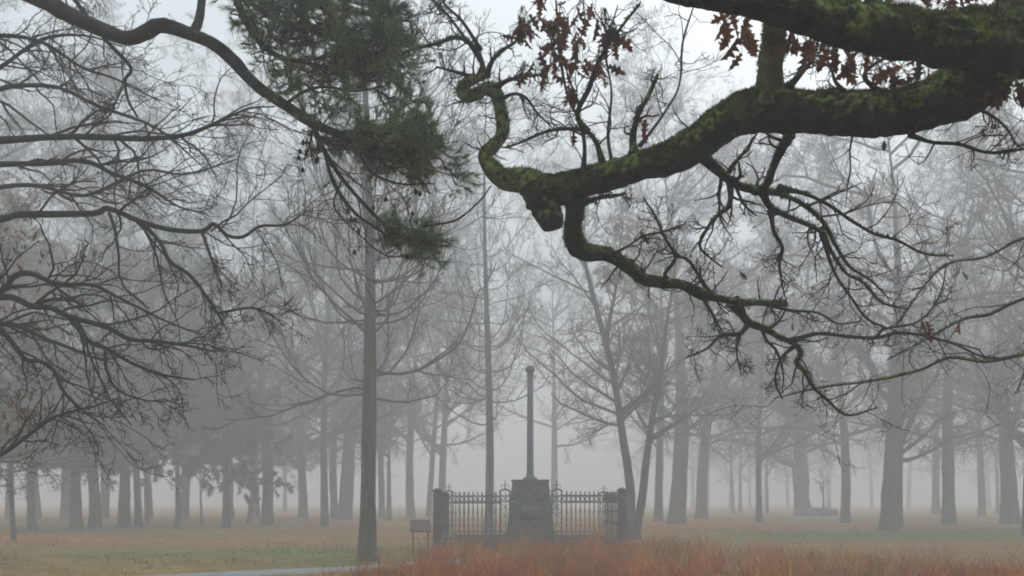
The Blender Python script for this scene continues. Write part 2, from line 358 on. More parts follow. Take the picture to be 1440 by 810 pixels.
MX, MY = .62, 34.0
mon = thing('stone_monument', 'tapered stone monument carrying a tall slender column with a knob on top', 'monument', (MX, MY, gz(MX, MY)))
g = Geo(); g.box((0, 0, .16), (1.95, 1.95, .32)); bevel(obj('plinth', g.mesh('plinth', False), M['stone'], mon))
g = Geo()
zz = [.32, .96, 1.58, 2.26]; hw = lambda z: .82 - .21 * (z - .32) / 1.94
for a, b in zip(zz[:-1], zz[1:]):
    g.box((0, 0, (a + b) / 2), (2 * hw(a), 2 * hw(a), b - a - .012), hw(b) / hw(a))
g.box((0, 0, 1.28), (1.0, 1.0, 1.8), .85)
bevel(obj('pedestal', g.mesh('pedestal', False), M['stone'], mon), .02)
g = Geo(); g.box((0, 0, 2.285), (1.29, 1.29, .05)); bevel(obj('capstone', g.mesh('capstone', False), M['stone'], mon), .01)
g = Geo(); g.lathe([(.0, 2.31), (.26, 2.31), (.24, 2.37), (.15, 2.42), (.125, 2.50), (.118, 2.52), (.098, 5.86), (.0, 5.86)], k=20)
col_ = obj('column', g.mesh('column'), M['metal'], mon)
g = Geo(); g.lathe([(.0, 5.84), (.12, 5.84), (.125, 5.89), (.09, 5.93), (.10, 5.97), (.155, 6.02), (.165, 6.10), (.14, 6.17), (.07, 6.21), (0, 6.22)], k=20)
obj('finial', g.mesh('finial'), M['metal'], col_)
g = Geo(); g.box((0, -.775, 1.15), (.62, .03, .42)); o = obj('inscription_plate', g.mesh('inscription_plate', False), M['metal'], mon); o.rotation_euler.x = R(-6.2); o.location = (0, -.105, -.0)

X0, X1, Y0, Y1 = -2.33, 3.42, 31.0, 37.2
def stone_post(x, y, label):
    t = thing('stone_post', label, 'post', (x, y, gz(x, y)), group='square stone posts of the enclosure')
    g = Geo(); g.box((0, 0, .95), (.25, .25, 1.92), .94); bevel(obj('shaft', g.mesh('shaft', False), M['darkstone'], t), .015)
    g = Geo(); g.box((0, 0, 1.935), (.28, .28, .05)); g.lathe([(.19, 1.96), (.0, 2.02)], k=4, rz=R(45)); obj('cap', g.mesh('cap', False), M['darkstone'], t)
stone_post(X0, Y0, 'dark square stone corner post next to the sloping information board')
stone_post(X1, Y0, 'dark square stone corner post next to the twin-stemmed leaning tree')

def lattice_post(x, y, label):
    t = thing('iron_lattice_post', label, 'fence post', (x, y, gz(x, y)), group='arched iron posts of the enclosure')
    hwid, top = .15, 1.86
    for s in (-1, 1):
        g = Geo(); g.tubes([(s * hwid, 0, .3), (s * hwid, 0, top)], [.022, .022], 6); obj('upright', g.mesh('upright'), M['iron'], t)
    g = Geo(); a = np.linspace(0, np.pi, 11)
    g.tubes(np.stack([-hwid * 1.15 * np.cos(a), 0 * a, top + .1 * np.sin(a)], 1), np.full(11, .028), 6); obj('arch', g.mesh('arch'), M['iron'], t)
    g = Geo()
    for k in range(5):
        z0 = .45 + k * .28
        g.tubes([(-hwid, 0, z0), (hwid, 0, z0 + .26)], [.009] * 2, 4); g.tubes([(hwid, .012, z0), (-hwid, .012, z0 + .26)], [.009] * 2, 4)
    obj('cross_bracing', g.mesh('cross_bracing'), M['iron'], t)
    g = Geo(); a = np.linspace(-.6, 4.2, 14)
    for s in (-1, 1):
        g.tubes(np.stack([s * (.06 + .055 * np.cos(a)), 0 * a, top + .19 + .06 * np.sin(a)], 1), np.full(14, .008), 4)
    g.tubes([(0, 0, top + .1), (0, 0, top + .32), (0, 0, top + .40)], [.012, .016, .002], 5); obj('scroll_finial', g.mesh('scroll_finial'), M['iron'], t)
GX0, GX1 = -.22, 1.40
lattice_post(GX0, Y0 + .1, 'arched iron lattice post just left of the stone monument')
lattice_post(GX1, Y0 + .1, 'arched iron lattice post just right of the stone monument')
lattice_post(X0 - .02, Y1, 'arched iron lattice post showing behind the stone post by the board')
lattice_post(X1 + .02, Y1, 'arched iron lattice post showing behind the stone post by the twin-stemmed tree')

def picket_proto():
    g = Geo(); g.tubes([(0, 0, .36), (0, 0, 1.70)], [.013, .013], 6)
    for z in (.85, 1.25): g.lathe([(.0, z - .06), (.024, z - .03), (.024, z + .03), (0, z + .06)], k=6)
    g.tubes([(0, 0, 1.70), (0, 0, 1.80), (0, 0, 1.84), (0, 0, 1.93)], [.010, .010, .024, .001], 6)
    return g.mesh('picket')
PK = picket_proto(); PK.materials.append(M['iron'])
def fence(ax, ay, bx, by, label, step=.135):
    L = math.hypot(bx - ax, by - ay); rz = math.atan2(by - ay, bx - ax)
    t = thing('iron_fence', label, 'fence', (ax, ay, gz(ax, ay)), rz, 'wrought iron fences of the enclosure')
    g = Geo(); g.box((L / 2, 0, .12), (L, .26, .42)); bevel(obj('stone_kerb', g.mesh('stone_kerb', False), M['darkstone'], t), .02)
    g = Geo(); g.box((L / 2, 0, .43), (L, .035, .04)); obj('bottom_rail', g.mesh('bottom_rail', False), M['iron'], t)
    g = Geo(); g.box((L / 2, 0, 1.55), (L, .035, .035)); g.box((L / 2, 0, 1.77), (L, .035, .035)); obj('top_rail', g.mesh('top_rail', False), M['iron'], t)
    g = Geo(); a = np.linspace(0, 2 * np.pi, 11); n = int(L / step)
    for k in range(n):
        g.tubes(np.stack([(k + .5) * L / n + .058 * np.cos(a), 0 * a, 1.66 + .085 * np.sin(a)], 1), np.full(11, .009), 4)
    obj('scroll_frieze', g.mesh('scroll_frieze'), M['iron'], t)
    for k in range(1, n):
        o = bpy.data.objects.new('picket', PK); C.objects.link(o); o.parent = t; o.location = (k * L / n, 0, 0)
fence(X0 + .17, Y0, GX0 - .17, Y0, 'iron picket fence between the information board end post and the monument')
fence(GX1 + .17, Y0, X1 - .17, Y0, 'iron picket fence between the monument and the twin-stemmed tree')
fence(X0, Y0 + .17, X0, Y1 - .1, 'iron side fence running back from the stone post by the information board', .3)
fence(X1, Y0 + .17, X1, Y1 - .1, 'iron side fence running back from the stone post by the twin-stemmed tree', .3)
fence(X0 + .17, Y1, X1 - .17, Y1, 'long iron fence closing the enclosure behind the monument', .17)

sx, sy = -2.72, 29.6
sg = thing('information_board', 'low sloping information board on legs beside the stone corner post', 'sign', (sx, sy, gz(sx, sy)), R(8))
for s in (-1, 1):
    g = Geo(); g.box((s * .22, .02, .36), (.05, .06, .78)); bevel(obj('leg', g.mesh('leg', False), M['wood'], sg), .006)
g = Geo(); g.box((0, 0, 0), (.56, .44, .035)); o = bevel(obj('panel', g.mesh('panel', False), M['browncrown'], sg), .006); o.location = (0, 0, .88); o.rotation_euler.x = R(38)
g = Geo()
for s in (-1, 1): g.box((0, s * .235, 0), (.62, .03, .06)); g.box((s * .295, 0, 0), (.03, .44, .06))
o = obj('frame', g.mesh('frame', False), M['wood'], sg); o.location = (0, 0, .88); o.rotation_euler.x = R(38)

# ------------------------------------------------------------------ trees beyond the enclosure
def axis_line(H, sway=.25, n=14, lean=(0, 0)):
    z = np.linspace(0, H, n); a, b = rng.uniform(0, 6.28, 2)
    f = (z / H)
    return np.stack([sway * np.sin(f * 5 + a) * f ** .7 + lean[0] * f, sway * np.sin(f * 4.3 + b) * f ** .7 + lean[1] * f, z], 1)

def crown_levels(g, P1, R1, spec):
    """spec: list of (count, kwargs, sides) grown one level after another"""
    P, Rr = P1, R1
    for cnt, kw, k in spec:
        P, Rr = spawn(P, Rr, cnt, **kw); g.tubes(P, Rr, k)
    return P, Rr

def make_variant(kind, H):
    ax = axis_line(H, 1.0 if kind == 'oak' else .5 if kind == 'fine' else .2); n = len(ax)
    Rr = np.interp(np.linspace(0, 1, n), [0, .5, 1], [.30, .19, .02])
    g = Geo(); A, AR = ax[None], Rr[None]
    leaf = 0
    if kind == 'oak':          # broad, wandering limbs
        P, Q = spawn(A, AR, 27, (.15, .98), .40, (42, 85), 9, .19, .05, .60, .025, sink=.58); g.tubes(P, Q, 5)
        P, Q = crown_levels(g, P, Q, [(9, dict(tr=(.15, 1), ratio=.5, ang=(30, 70), n=6, wob=.24, up=.0, rr=.6, rmin=.014), 4)])
        P, Q = crown_levels(g, P, Q, [(8, dict(tr=(.15, 1), ratio=.6, ang=(30, 70), n=5, wob=.26, up=-.01, rr=.6, rmin=.009), 3)])
        P, Q = crown_levels(g, P, Q, [(8, dict(tr=(.1, 1), ratio=.7, ang=(28, 65), n=4, wob=.28, up=.0, rr=.7, rmin=.0062), 3)])
        leaf = 1
    elif kind == 'fine':       # upright with a dense brush of twigs
        P, Q = spawn(A, AR, 40, (.16, .98), .30, (38, 78), 8, .13, .09, .5, .02, sink=.5); g.tubes(P, Q, 5)
        P, Q = crown_levels(g, P, Q, [(9, dict(tr=(.15, 1), ratio=.5, ang=(28, 60), n=5, wob=.2, up=.03, rr=.55, rmin=.012), 4)])
        P, Q = crown_levels(g, P, Q, [(8, dict(tr=(.1, 1), ratio=.6, ang=(28, 65), n=4, wob=.22, up=-.01, rr=.6, rmin=.010), 3)])
        P, Q = crown_levels(g, P, Q, [(6, dict(tr=(.1, 1), ratio=.7, ang=(28, 65), n=3, wob=.25, up=.0, rr=.7, rmin=.006), 3)])
    elif kind == 'swept':      # limbs leave level or drooping, then sweep upward
        P, Q = spawn(A, AR, 74, (.23, .97), .27, (70, 106), 11, .12, .24, .19, .018, sink=.42); g.tubes(P, Q, 6)
        P, Q = crown_levels(g, P, Q, [(6, dict(tr=(.25, 1), ratio=.5, ang=(18, 45), n=6, wob=.08, up=.12, rr=.62, rmin=.014), 4)])
        P, Q = crown_levels(g, P, Q, [(5, dict(tr=(.15, 1), ratio=.5, ang=(25, 50), n=4, wob=.14, up=.08, rr=.6, rmin=.008), 3)])
        P, Q = crown_levels(g, P, Q, [(3, dict(tr=(.1, 1), ratio=.55, ang=(25, 55), n=3, wob=.15, up=.04, rr=.7, rmin=.006), 3)])
    elif kind == 'young':      # slim sapling
        P, Q = spawn(A, AR, 16, (.3, .98), .3, (30, 60), 6, .12, .08, .5, .010, sink=.5); g.tubes(P, Q, 4)
        P, Q = crown_levels(g, P, Q, [(6, dict(tr=(.15, 1), ratio=.5, ang=(28, 58), n=4, wob=.2, up=.04, rr=.55, rmin=.006), 3)])
        P, Q = crown_levels(g, P, Q, [(5, dict(tr=(.1, 1), ratio=.55, ang=(28, 60), n=3, wob=.22, up=.02, rr=.6, rmin=.0045), 3)])
    elif kind == 'pine':
        P, Q = spawn(A, AR, 38, (.2, .97), .40, (72, 112), 8, .1, -.01, .35, .02, sink=.65); g.tubes(P, Q, 5)
        P2, Q2 = spawn(P, Q, 8, (.2, 1), .42, (30, 65), 6, .13, .02, .5, .010); g.tubes(P2, Q2, 3)
        P3, Q3 = spawn(P2, Q2, 5, (.2, 1), .5, (25, 60), 4, .15, .02, .5, .007); g.tubes(P3, Q3, 3)
    me = g.mesh('crown_' + kind)
    lf = None
    if kind == 'pine':         # needle sprays round every shoot
        t = rng.uniform(.1, 1, (len(P3), 26)); f = t * 2.99; i = f.astype(int); mi = np.arange(len(P3))[:, None]
        c = (P3[mi, i] + (P3[mi, i + 1] - P3[mi, i]) * (f - i)[..., None]).reshape(-1, 3)
        tan = unit(P3[mi, i + 1] - P3[mi, i]).reshape(-1, 3)
        c = np.repeat(c, 2, 0); tan = np.repeat(tan, 2, 0)
        d = unit(tan * .6 + rng.normal(size=c.shape) * .55 + np.array([0, 0, -.1]))
        VV, T = cards(c, rng.normal(size=c.shape), d, rng.uniform(.25, .55, len(c)), rng.uniform(.05, .12, len(c)))
        lf = mesh_np('needles', VV, None, T, False); lf.materials.append(M['farneedle'])
    elif leaf:                 # a few dead leaves still hanging
        s = rng.choice(len(P), 2600); c = P[s, rng.integers(1, 4, 2600)]
        d = unit(rng.normal(size=c.shape) * .5 + np.array([0, 0, -1])); VV, T = cards(c, rng.normal(size=c.shape), d, rng.uniform(.1, .2, len(c)), rng.uniform(.06, .12, len(c)))
        lf = mesh_np('dry_leaves', VV, None, T, False); lf.materials.append(M['dryleaf'])
    return dict(axis=ax, H=H, crown=me, leaf=lf, kind=kind)

VAR = {}
for key, kind, H in (('oak1', 'oak', 31), ('oak2', 'oak', 29), ('oak3', 'oak', 33), ('fine1', 'fine', 32), ('fine2', 'fine', 30), ('swept1', 'swept', 18), ('swept2', 'swept', 22), ('young1', 'young', 12), ('young2', 'young', 10), ('pine1', 'pine', 24), ('pine2', 'pine', 18)):
    VAR[key] = make_variant(kind, H)
CM = {}
def crown_mesh(key, m):
    if (key, m) not in CM:
        me = VAR[key]['crown'].copy(); me.materials.append(M[m]); CM[(key, m)] = me
    return CM[(key, m)]

def trunk_mesh(ax, r0, flare=1.25, top=.04, bulge=0., straight=False):
    P, _ = resample(ax, np.zeros(len(ax)), 34); z = (P[:, 2] - P[0, 2]) / (P[-1, 2] - P[0, 2]); hm_ = P[:, 2] - P[0, 2]
    r = r0 * (np.interp(z, [0, .2, .4, .62, 1], [1, .87, .68, .42, top] if straight else [1, .82, .46, .13, top * .5]) + (flare - 1) * np.exp(-hm_ / .45))
    P[0, 2] -= .35
    g = Geo(); k = 14; g.tubes(P, r, k)
    V = g.V[0].reshape(34, k, 3); a = np.arange(k)
    lob = 1 + .12 * np.exp(-hm_ / .6)[:, None] * np.sin(a * 5 * 2 * np.pi / k + r0 * 9)[None] + .05 * rng.normal(size=(34, k)) + bulge * np.exp(-((hm_ - 4) / .9) ** 2)[:, None]
    g.V[0] = (P[:, None] + (V - P[:, None]) * lob[..., None]).reshape(-1, 3)
    return g.mesh('trunk')

def tree(px, d, wpx, key, name, label, cm='crown', bark='bark', scale=1., group=None, lean=0., rz=None, bulge=0., dz=0., leaves=True):
    x = (px - CX) / F * d; v = VAR[key]
    t = thing(name, label, 'tree', (x, d, gz(x, d) + dz), rng.uniform(0, 6.28) if rz is None else rz, group)
    ax = v['axis'] * scale
    obj('trunk', trunk_mesh(ax, wpx / F * d / 2 * .92, bulge=bulge, straight=v['kind'] == 'swept', flare=1.45 if v['kind'] == 'swept' else 1.25), M[bark], t)
    c = obj('crown', crown_mesh(key, cm), None, t); c.scale = (scale,) * 3
    if v['leaf'] and leaves:
        l = obj('needles' if v['kind'] == 'pine' else 'dry_leaves', v['leaf'], None, c)
    else_ = wpx < 24 and not lean and px not in (517, 687)
    if else_: t.rotation_euler.x = rng.normal(0, R(.8)); t.rotation_euler.y = rng.normal(0, R(1.1))
    if lean: t.rotation_euler = (0, lean, 0)
    return t

G1 = 'bare trees standing round the clearing'
GP = 'dark conifers on the left side'
# the tree with the thick dark trunk before the fence
tree(517, 27, 25, 'swept1', 'bare_tree', 'dark straight-trunked bare tree with upswept limbs, by the path left of the monument', group=G1, scale=.98, rz=R(30))
tree(687, 46, 13.5, 'swept2', 'bare_tree', 'pale slim straight trunk rising behind the left iron fence panel', group=G1, scale=.98, rz=R(140))
# left side
tree(174, 58, 18, 'pine1', 'conifer_tree', 'dark conifer with a spreading green crown, thickest dark trunk among the left trees', group=GP, scale=.66, bark='bark')
tree(250, 56, 8, 'pine2', 'conifer_tree', 'green conifer whose low boughs hang over the bright gap at left', group=GP, scale=.85, dz=.0)
tree(318, 57, 12, 'pine2', 'conifer_tree', 'short conifer with drooping green boughs beside two leaning stems', group=GP, scale=.62)
tree(45, 54, 12, 'pine1', 'conifer_tree', 'thin conifer trunk standing just left of the close pair of stout trunks', group=GP, scale=.6)
tree(107, 54, 18, 'pine1', 'conifer_tree', 'stout conifer, left trunk of the close pair near the left edge', group=GP, scale=.62)
tree(135, 57, 17, 'oak1', 'bare_tree', 'bare tree, right trunk of the close pair near the left edge', group=G1, scale=.95)
tree(195, 61, 11, 'fine1', 'bare_tree', 'slim bare tree close behind the thickest dark conifer trunk', group=G1, scale=.9)
tree(207, 66, 5, 'young1', 'bare_tree', 'thin sapling just right of the thickest dark conifer trunk', group=G1)
tree(375, 64, 17, 'oak2', 'bare_tree', 'stout bare tree with brown twigs right of the drooping conifer', 'browncrown', group=G1)
tree(349, 66, 6, 'young1', 'bare_tree', 'thin leaning stem between the drooping conifer and a stout brown tree', group=G1, lean=R(6), rz=0)
tree(284, 66, 4, 'young2', 'bare_tree', 'spindly sapling standing in the bright gap under the conifer boughs', group=G1, scale=.6)
tree(457, 60, 12, 'fine2', 'bare_tree', 'slim bare tree left of the dark straight trunk, beside a thicker pale one', group=G1)
tree(485, 80, 22, 'oak3', 'bare_tree', 'thick pale trunk just left of the dark straight-trunked tree', group=G1)
tree(547, 76, 8, 'young1', 'bare_tree', 'slight pale tree just right of the dark straight trunk', group=G1, scale=1.2)
tree(603, 92, 9, 'fine1', 'bare_tree', 'faint slim trunk, left of the pale pair above the information board', group=G1, scale=1.1)
tree(620, 86, 12, 'fine2', 'bare_tree', 'faint trunk rising behind the stone post by the information board', group=G1, scale=1.1)
tree(780, 105, 11, 'fine1', 'bare_tree', 'very faint trunk just right of the monument column', group=G1, scale=1.2)
# right side
tree(926, 72, 13, 'fine1', 'bare_tree', 'slim trunk close left of the thickest grey trunk behind the twin-stemmed tree', group=G1)
tree(951, 67, 26, 'oak1', 'bare_tree', 'thickest grey trunk, straight, right behind the twin-stemmed tree', 'browncrown', group=G1)
tree(987, 84, 18, 'oak2', 'bare_tree', 'pale trunk with flared foot right of the thickest grey trunk', group=G1, scale=1.1)
tree(1031, 120, 6, 'young1', 'bare_tree', 'very thin ghostly stem, left one of a faint pair', group=G1, scale=1.5)
tree(1041, 125, 6, 'young2', 'bare_tree', 'very thin ghostly stem, right one of a faint pair', group=G1, scale=1.7)
tree(1068, 70, 9.5, 'fine2', 'bare_tree', 'slim dark straight tree between two wide pale trunks', 'browncrown', group=G1, scale=.85)
tree(1079, 110, 5, 'young2', 'bare_tree', 'thread-like pale stem just right of the slim dark straight tree', group=G1, scale=1.3)
big = tree(1129, 98, 23, 'oak3', 'bare_tree', 'wide pale old tree with a bulging trunk and low bough reaching left', group=G1, scale=1.1, bulge=.28)
tree(1188, 72, 15, 'oak2', 'bare_tree', 'grey straight tree between the bulging old tree and the green-barked tree', 'browncrown', group=G1)
tree(1250, 53, 27, 'oak1', 'bare_tree', 'large green-barked tree on the green turf, slightly leaning', 'crown', 'greenbark', group=G1, scale=1.0, rz=R(80))
tree(1268, 58, 5, 'young1', 'bare_tree', 'slender sapling close right of the large green-barked tree', group=G1)
tree(1316, 105, 12, 'fine2', 'bare_tree', 'pale trunk half hidden left of a darker tree near the right edge', group=G1, scale=1.2)
tree(1334, 66, 20, 'oak3', 'bare_tree', 'dark stout tree standing right of the green-barked tree with the fork', 'browncrown', group=G1, scale=.92)
tree(1381, 92, 11, 'fine1', 'bare_tree', 'pale slim tree between the dark stout tree and the wide right trunk', group=G1, scale=1.1)
tree(1403, 108, 6, 'young1', 'bare_tree', 'thin faint stem just left of the wide trunk at the right', group=G1, scale=1.5)
tree(1420, 68, 25, 'oak2', 'bare_tree', 'wide grey trunk close to the right edge of the photo', 'browncrown', group=G1)
tree(1441, 44, 9, 'fine2', 'bare_tree', 'slim dark trunk cut by the right edge of the photo', group=G1, scale=.8)
tree(1158, 90, 4, 'young2', 'bare_tree', 'small twiggy sapling beside the fallen log and the bulging old tree', group=G1, scale=.55)
for px, d, sc in ((-60, 25, .36), (20, 38, .42)):
    tb = tree(px, d, 14 if px < 0 else 7, 'oak2', 'brown_leaved_tree', 'low tree still holding brown leaves at the left edge, behind the near twigs' if px < 0 else 'small brown-leaved tree among the left trunks behind the near twigs', 'browncrown', group=None, scale=sc, rz=1.2)
    c0 = [o for o in tb.children if o.name.startswith('crown')][0]
    L_ = [o for o in c0.children if o.name.startswith('dry_leaves')][0]
    for k_ in range(7):
        o_ = L_.copy(); C.objects.link(o_); o_.parent = c0; o_.rotation_euler = (0, 0, .05 + .06 * k_); o_.name = 'dry_leaves'
# trees just out of the picture whose boughs and shade reach in
for px, d, wp, key in ((-120, 50, 20, 'oak1'), (-60, 75, 18, 'fine1'), (1530, 60, 20, 'oak3'), (1600, 85, 18, 'fine1')):
    tree(px, d, wp, key, 'bare_tree', 'bare tree standing just outside the clearing edge, only boughs showing', group='trees at the sides')
for k in range(30):
    px = -80 + 1600 * (k + rng.uniform(.2, .8)) / 30
    if 600 < px < 860: px += 260 if px > 730 else -240; d = rng.uniform(115, 190)
    key = ['oak1', 'fine1', 'oak3', 'fine2', 'oak2', 'fine2'][k % 6]
    if px < 420 and k % 2: key = 'pine1'
    tree(px, d, rng.uniform(5, 9) * 120 / d * 1.3, key, 'distant_tree', 'ghostly tree dissolving in the fog at the back', group='farthest trees in the fog', scale=rng.uniform(.85, 1.15), leaves=key.startswith('pine'))

# twin-stemmed tree right of the enclosure
D = 42
tw = thing('twin_stemmed_tree', 'slender tree with two curved leaning stems right of the iron fence', 'tree', ((890 - CX) / F * D, D, gz(7, 42)))
def local(pts, o): return np.array([np.array(at(*p)) - np.array(o.location) for p in pts])
stems = [([(886, 765, 42), (885, 735, 42), (887, 700, 42), (883, 660, 42), (875, 610, 41.8), (869, 565, 41.6), (860, 515, 41.4), (847, 465, 41.2), (834, 415, 41), (824, 375, 41), (812, 320, 41), (806, 262, 41)], 7.6),
         ([(893, 765, 42.3), (896, 740, 42.4), (903, 700, 42.6), (908, 655, 42.8), (914, 610, 43), (922, 560, 43.2), (931, 505, 43.4), (938, 450, 43.5), (948, 390, 43.6), (952, 330, 43.7)], 7.2),
         ([(851, 485, 41.3), (858, 445, 41.6), (866, 405, 41.9), (868, 370, 42), (876, 320, 42)], 3.6)]
sp, sr = [], []
for pts, wpx in stems:
    P = smooth_path(local(pts, tw), 4); r = wpx / F * D * np.linspace(1, .22, len(P)); r[:3] *= np.linspace(1.5, 1.05, 3)
    g = Geo(); g.tubes(P, r, 10); obj('trunk', g.mesh('trunk'), M['bark'], tw)
    a, b = resample(P, r, 16); sp.append(a); sr.append(b)
g = Geo(); P, Q = spawn(np.array(sp), np.array(sr), 30, (.32, 1), .36, (35, 75), 7, .14, .05, .45, .012); g.tubes(P, Q, 4)
crown_levels(g, P, Q, [(7, dict(ratio=.5, ang=(28, 60), n=5, wob=.2, up=.03, rr=.55, rmin=.008), 3), (6, dict(ratio=.55, ang=(28, 60), n=4, wob=.22, up=.02, rr=.6, rmin=.006), 3), (6, dict(ratio=.7, ang=(28, 60), n=3, wob=.2, up=0, rr=.6, rmin=.006), 3)])
obj('crown', g.mesh('crown'), M['browncrown'], tw)

# low bough of the bulging old tree, forks of the green-barked tree
def bough(treeobj, pts, r0, r1, m, cnts=(8, 6, 4)):
    inv = treeobj.matrix_basis.inverted()
    W = smooth_path([at(*p) for p in pts], 4); P = np.array([inv @ Vector(p) for p in W]); r = np.linspace(r0, r1, len(P))
    g = Geo(); g.tubes(P, r, 8); a, b = resample(P, r, 14)
    crown_levels(g, a[None], b[None], [(cnts[0], dict(ratio=.4, ang=(30, 65), n=6, wob=.2, up=.04, rr=.5, rmin=.02), 4), (cnts[1], dict(ratio=.5, n=5, up=.02, rr=.6, rmin=.012), 3), (cnts[2], dict(ratio=.55, n=4, rr=.6, rmin=.008), 3)])
    return obj('bough', g.mesh('bough'), M[m], treeobj)
bough(big, [(1122, 655, 98), (1095, 645, 97), (1068, 628, 96), (1040, 620, 96), (1005, 616, 95), (975, 600, 95)], .42, .15, 'crown')
bough(big, [(1134, 625, 98), (1155, 628, 97), (1180, 645, 96), (1205, 658, 96)], .3, .08, 'crown')
gt = [o for o in C.objects if o.get('label', '').startswith('large green-barked')][0]
bough(gt, [(1256, 655, 53), (1268, 620, 52.5), (1282, 590, 52), (1300, 555, 52), (1318, 525, 51.5), (1335, 480, 51)], .2, .05, 'greenbark')
bough(gt, [(1262, 640, 53), (1280, 628, 52.5), (1300, 612, 52), (1322, 590, 52), (1345, 578, 51.5)], .14, .04, 'greenbark')
bough(gt, [(1262, 648, 53), (1280, 646, 52.5), (1305, 636, 52), (1335, 618, 52), (1350, 605, 51.5)], .13, .03, 'greenbark')
bough(gt, [(1264, 640, 53), (1266, 590, 52.5), (1268, 545, 52), (1275, 490, 52), (1283, 430, 51.5)], .15, .04, 'greenbark')

x, y = at(1150, 0, 96)[:2]
lg = thing('fallen_log', 'brownish fallen log lying by the foot of the bulging old tree', 'log', (x, y, gz(x, y)), R(12))
g = Geo(); P = np.array([(-2.2, 0, .42), (-1.2, .1, .45), (0, 0, .42), (1.2, -.1, .4), (2.0, .05, .36)]); g.tubes(np.vstack([P[:1] + [.01, 0, 0], P, P[-1:]]), [.0, .40, .42, .40, .36, .30, .0], 10); obj('bole', g.mesh('bole'), M['browncrown'], lg)
g = Geo(); g.tubes([(-.6, 0, .7), (-.9, -.1, 1.3), (-1.0, -.1, 1.7)], [.09, .06, .03], 6); g.tubes([(.9, 0, .6), (1.3, .1, 1.2), (1.35, .1, 1.6)], [.07, .05, .02], 6); obj('stub', g.mesh('stub'), M['browncrown'], lg)

# ------------------------------------------------------------------ the great mossy oak, close on the right
def leaf_outline():
    half = [(0, 0), (.03, .06), (.13, .16), (.10, .24), (.06, .29), (.22, .42), (.26, .47), (.15, .50), (.09, .54), (.24, .68), (.26, .74), (.14, .75), (.09, .79), (.13, .90), (.07, .92), (0, 1.02)]
    return np.array(half)
LH = leaf_outline()
def add_leaf(g, c, d, nrm, size):
    d = unit(np.array(d, float)); s = unit(np.cross(nrm, d)); nn_ = np.cross(d, s); n = len(LH)
    curl = random.uniform(.2, 1.3) * random.choice((-1, 1)); roll = random.uniform(.3, 1.4)
    V = []
    for sg_ in (1, -1):
        for a, b in LH:
            V.append(c + size * (d * b + s * sg_ * a + nn_ * (curl * b * b * .5 + roll * a)))
    V.append(c + size * (d * 0)); mid = []
    for a, b in LH: V.append(c + size * (d * b + nn_ * curl * b * b * .5))
    m0 = 2 * n + 1; Q = []
    for i in range(n - 1):
        Q.append([m0 + i, i, i + 1, m0 + i + 1]); Q.append([m0 + i, m0 + i + 1, n + i + 1, n + i])
    g.add(V, Q)

OX, OY = 3.95, 6.1
oak = thing('oak_tree', 'huge moss-covered oak leaning its heavy limbs in from the upper right', 'tree', (OX, OY, 0))
OL = np.array(oak.location)
def loc3(p): return np.array(at(*p)) - OL

def mossy_limb(pts, name, parent, k=22, per=6, amp=.13, fine=.05, moss=1.0, cap=True, matn='oak', collar=0.):
    """pts: px, py, depth, width in px -> a noisy tube; returns centreline, radii"""
    q = np.array([(*loc3(p[:3]), p[3] / 2 / F * p[2]) for p in pts]); q = smooth_path(q, per)
    P, r = q[:, :3], np.maximum(q[:, 3], .004)
    n = len(P); r = r * (1 + collar * np.exp(-np.arange(n) / (per * .35)))
    g = Geo(); PP, RR = P, r
    if cap: PP = np.vstack([P, P[-1] + (P[-1] - P[-2]) * .3]); RR = np.r_[r, .002]
    g.tubes(PP, RR, k); V = g.V[0].reshape(len(PP), k, 3)
    for i in range(len(PP)):
        for j in range(k):
            v = Vector(V[i, j]); an = 6.2832 * j / k; fu = mnoise.noise(Vector((math.cos(an) * 2.6, math.sin(an) * 2.6, i / per * 1.1)))
            s = -fine * 1.1 * (1 - min(1, abs(fu) * 4)) + mnoise.fractal(v * 3.2, 1.0, 2.0, 3) * amp + mnoise.noise(v * 17) * fine + mnoise.noise(v * 41) * fine * .5
            V[i, j] = PP[i] + (V[i, j] - PP[i]) * (1 + s)
    g.V[0] = V.reshape(-1, 3)
    o = obj(name, g.mesh(name), M[matn], parent)
    if moss > 0:               # tufts of moss standing off the bark
        L = np.linalg.norm(np.diff(P, axis=0), axis=1).sum(); area = L * r.mean() * 6.28; cnt = int(area * 8000 * moss)
        i = rng.integers(0, len(P) - 1, cnt * 3); j = rng.integers(0, k, cnt * 3); f = rng.uniform(0, 1, (len(i), 1)); f2 = rng.uniform(0, 1, (len(i), 1))
        j2 = (j + 1) % k
        c = (V[i, j] * (1 - f) + V[i + 1, j] * f) * (1 - f2) + (V[i, j2] * (1 - f) + V[i + 1, j2] * f) * f2
        nrm = unit(c - (PP[i] * (1 - f) + PP[i + 1] * f))
        nz_ = np.array([mnoise.fractal(Vector(p) * 3.0 + Vector((5, 1, 2)), 1., 2., 4) for p in c])
        keep = (nz_ + .42 * nrm[:, 2] > .14); c, nrm = c[keep][:cnt], nrm[keep][:cnt]
        d = unit(nrm + rng.normal(size=c.shape) * .5)
        VV, T = cards(c - nrm * .003, rng.normal(size=c.shape), d, rng.uniform(.010, .032, len(c)), rng.uniform(.006, .016, len(c)))
        if len(c): obj('moss', mesh_np('moss', VV, None, T, False), M['moss'], o)
    return o, P, r

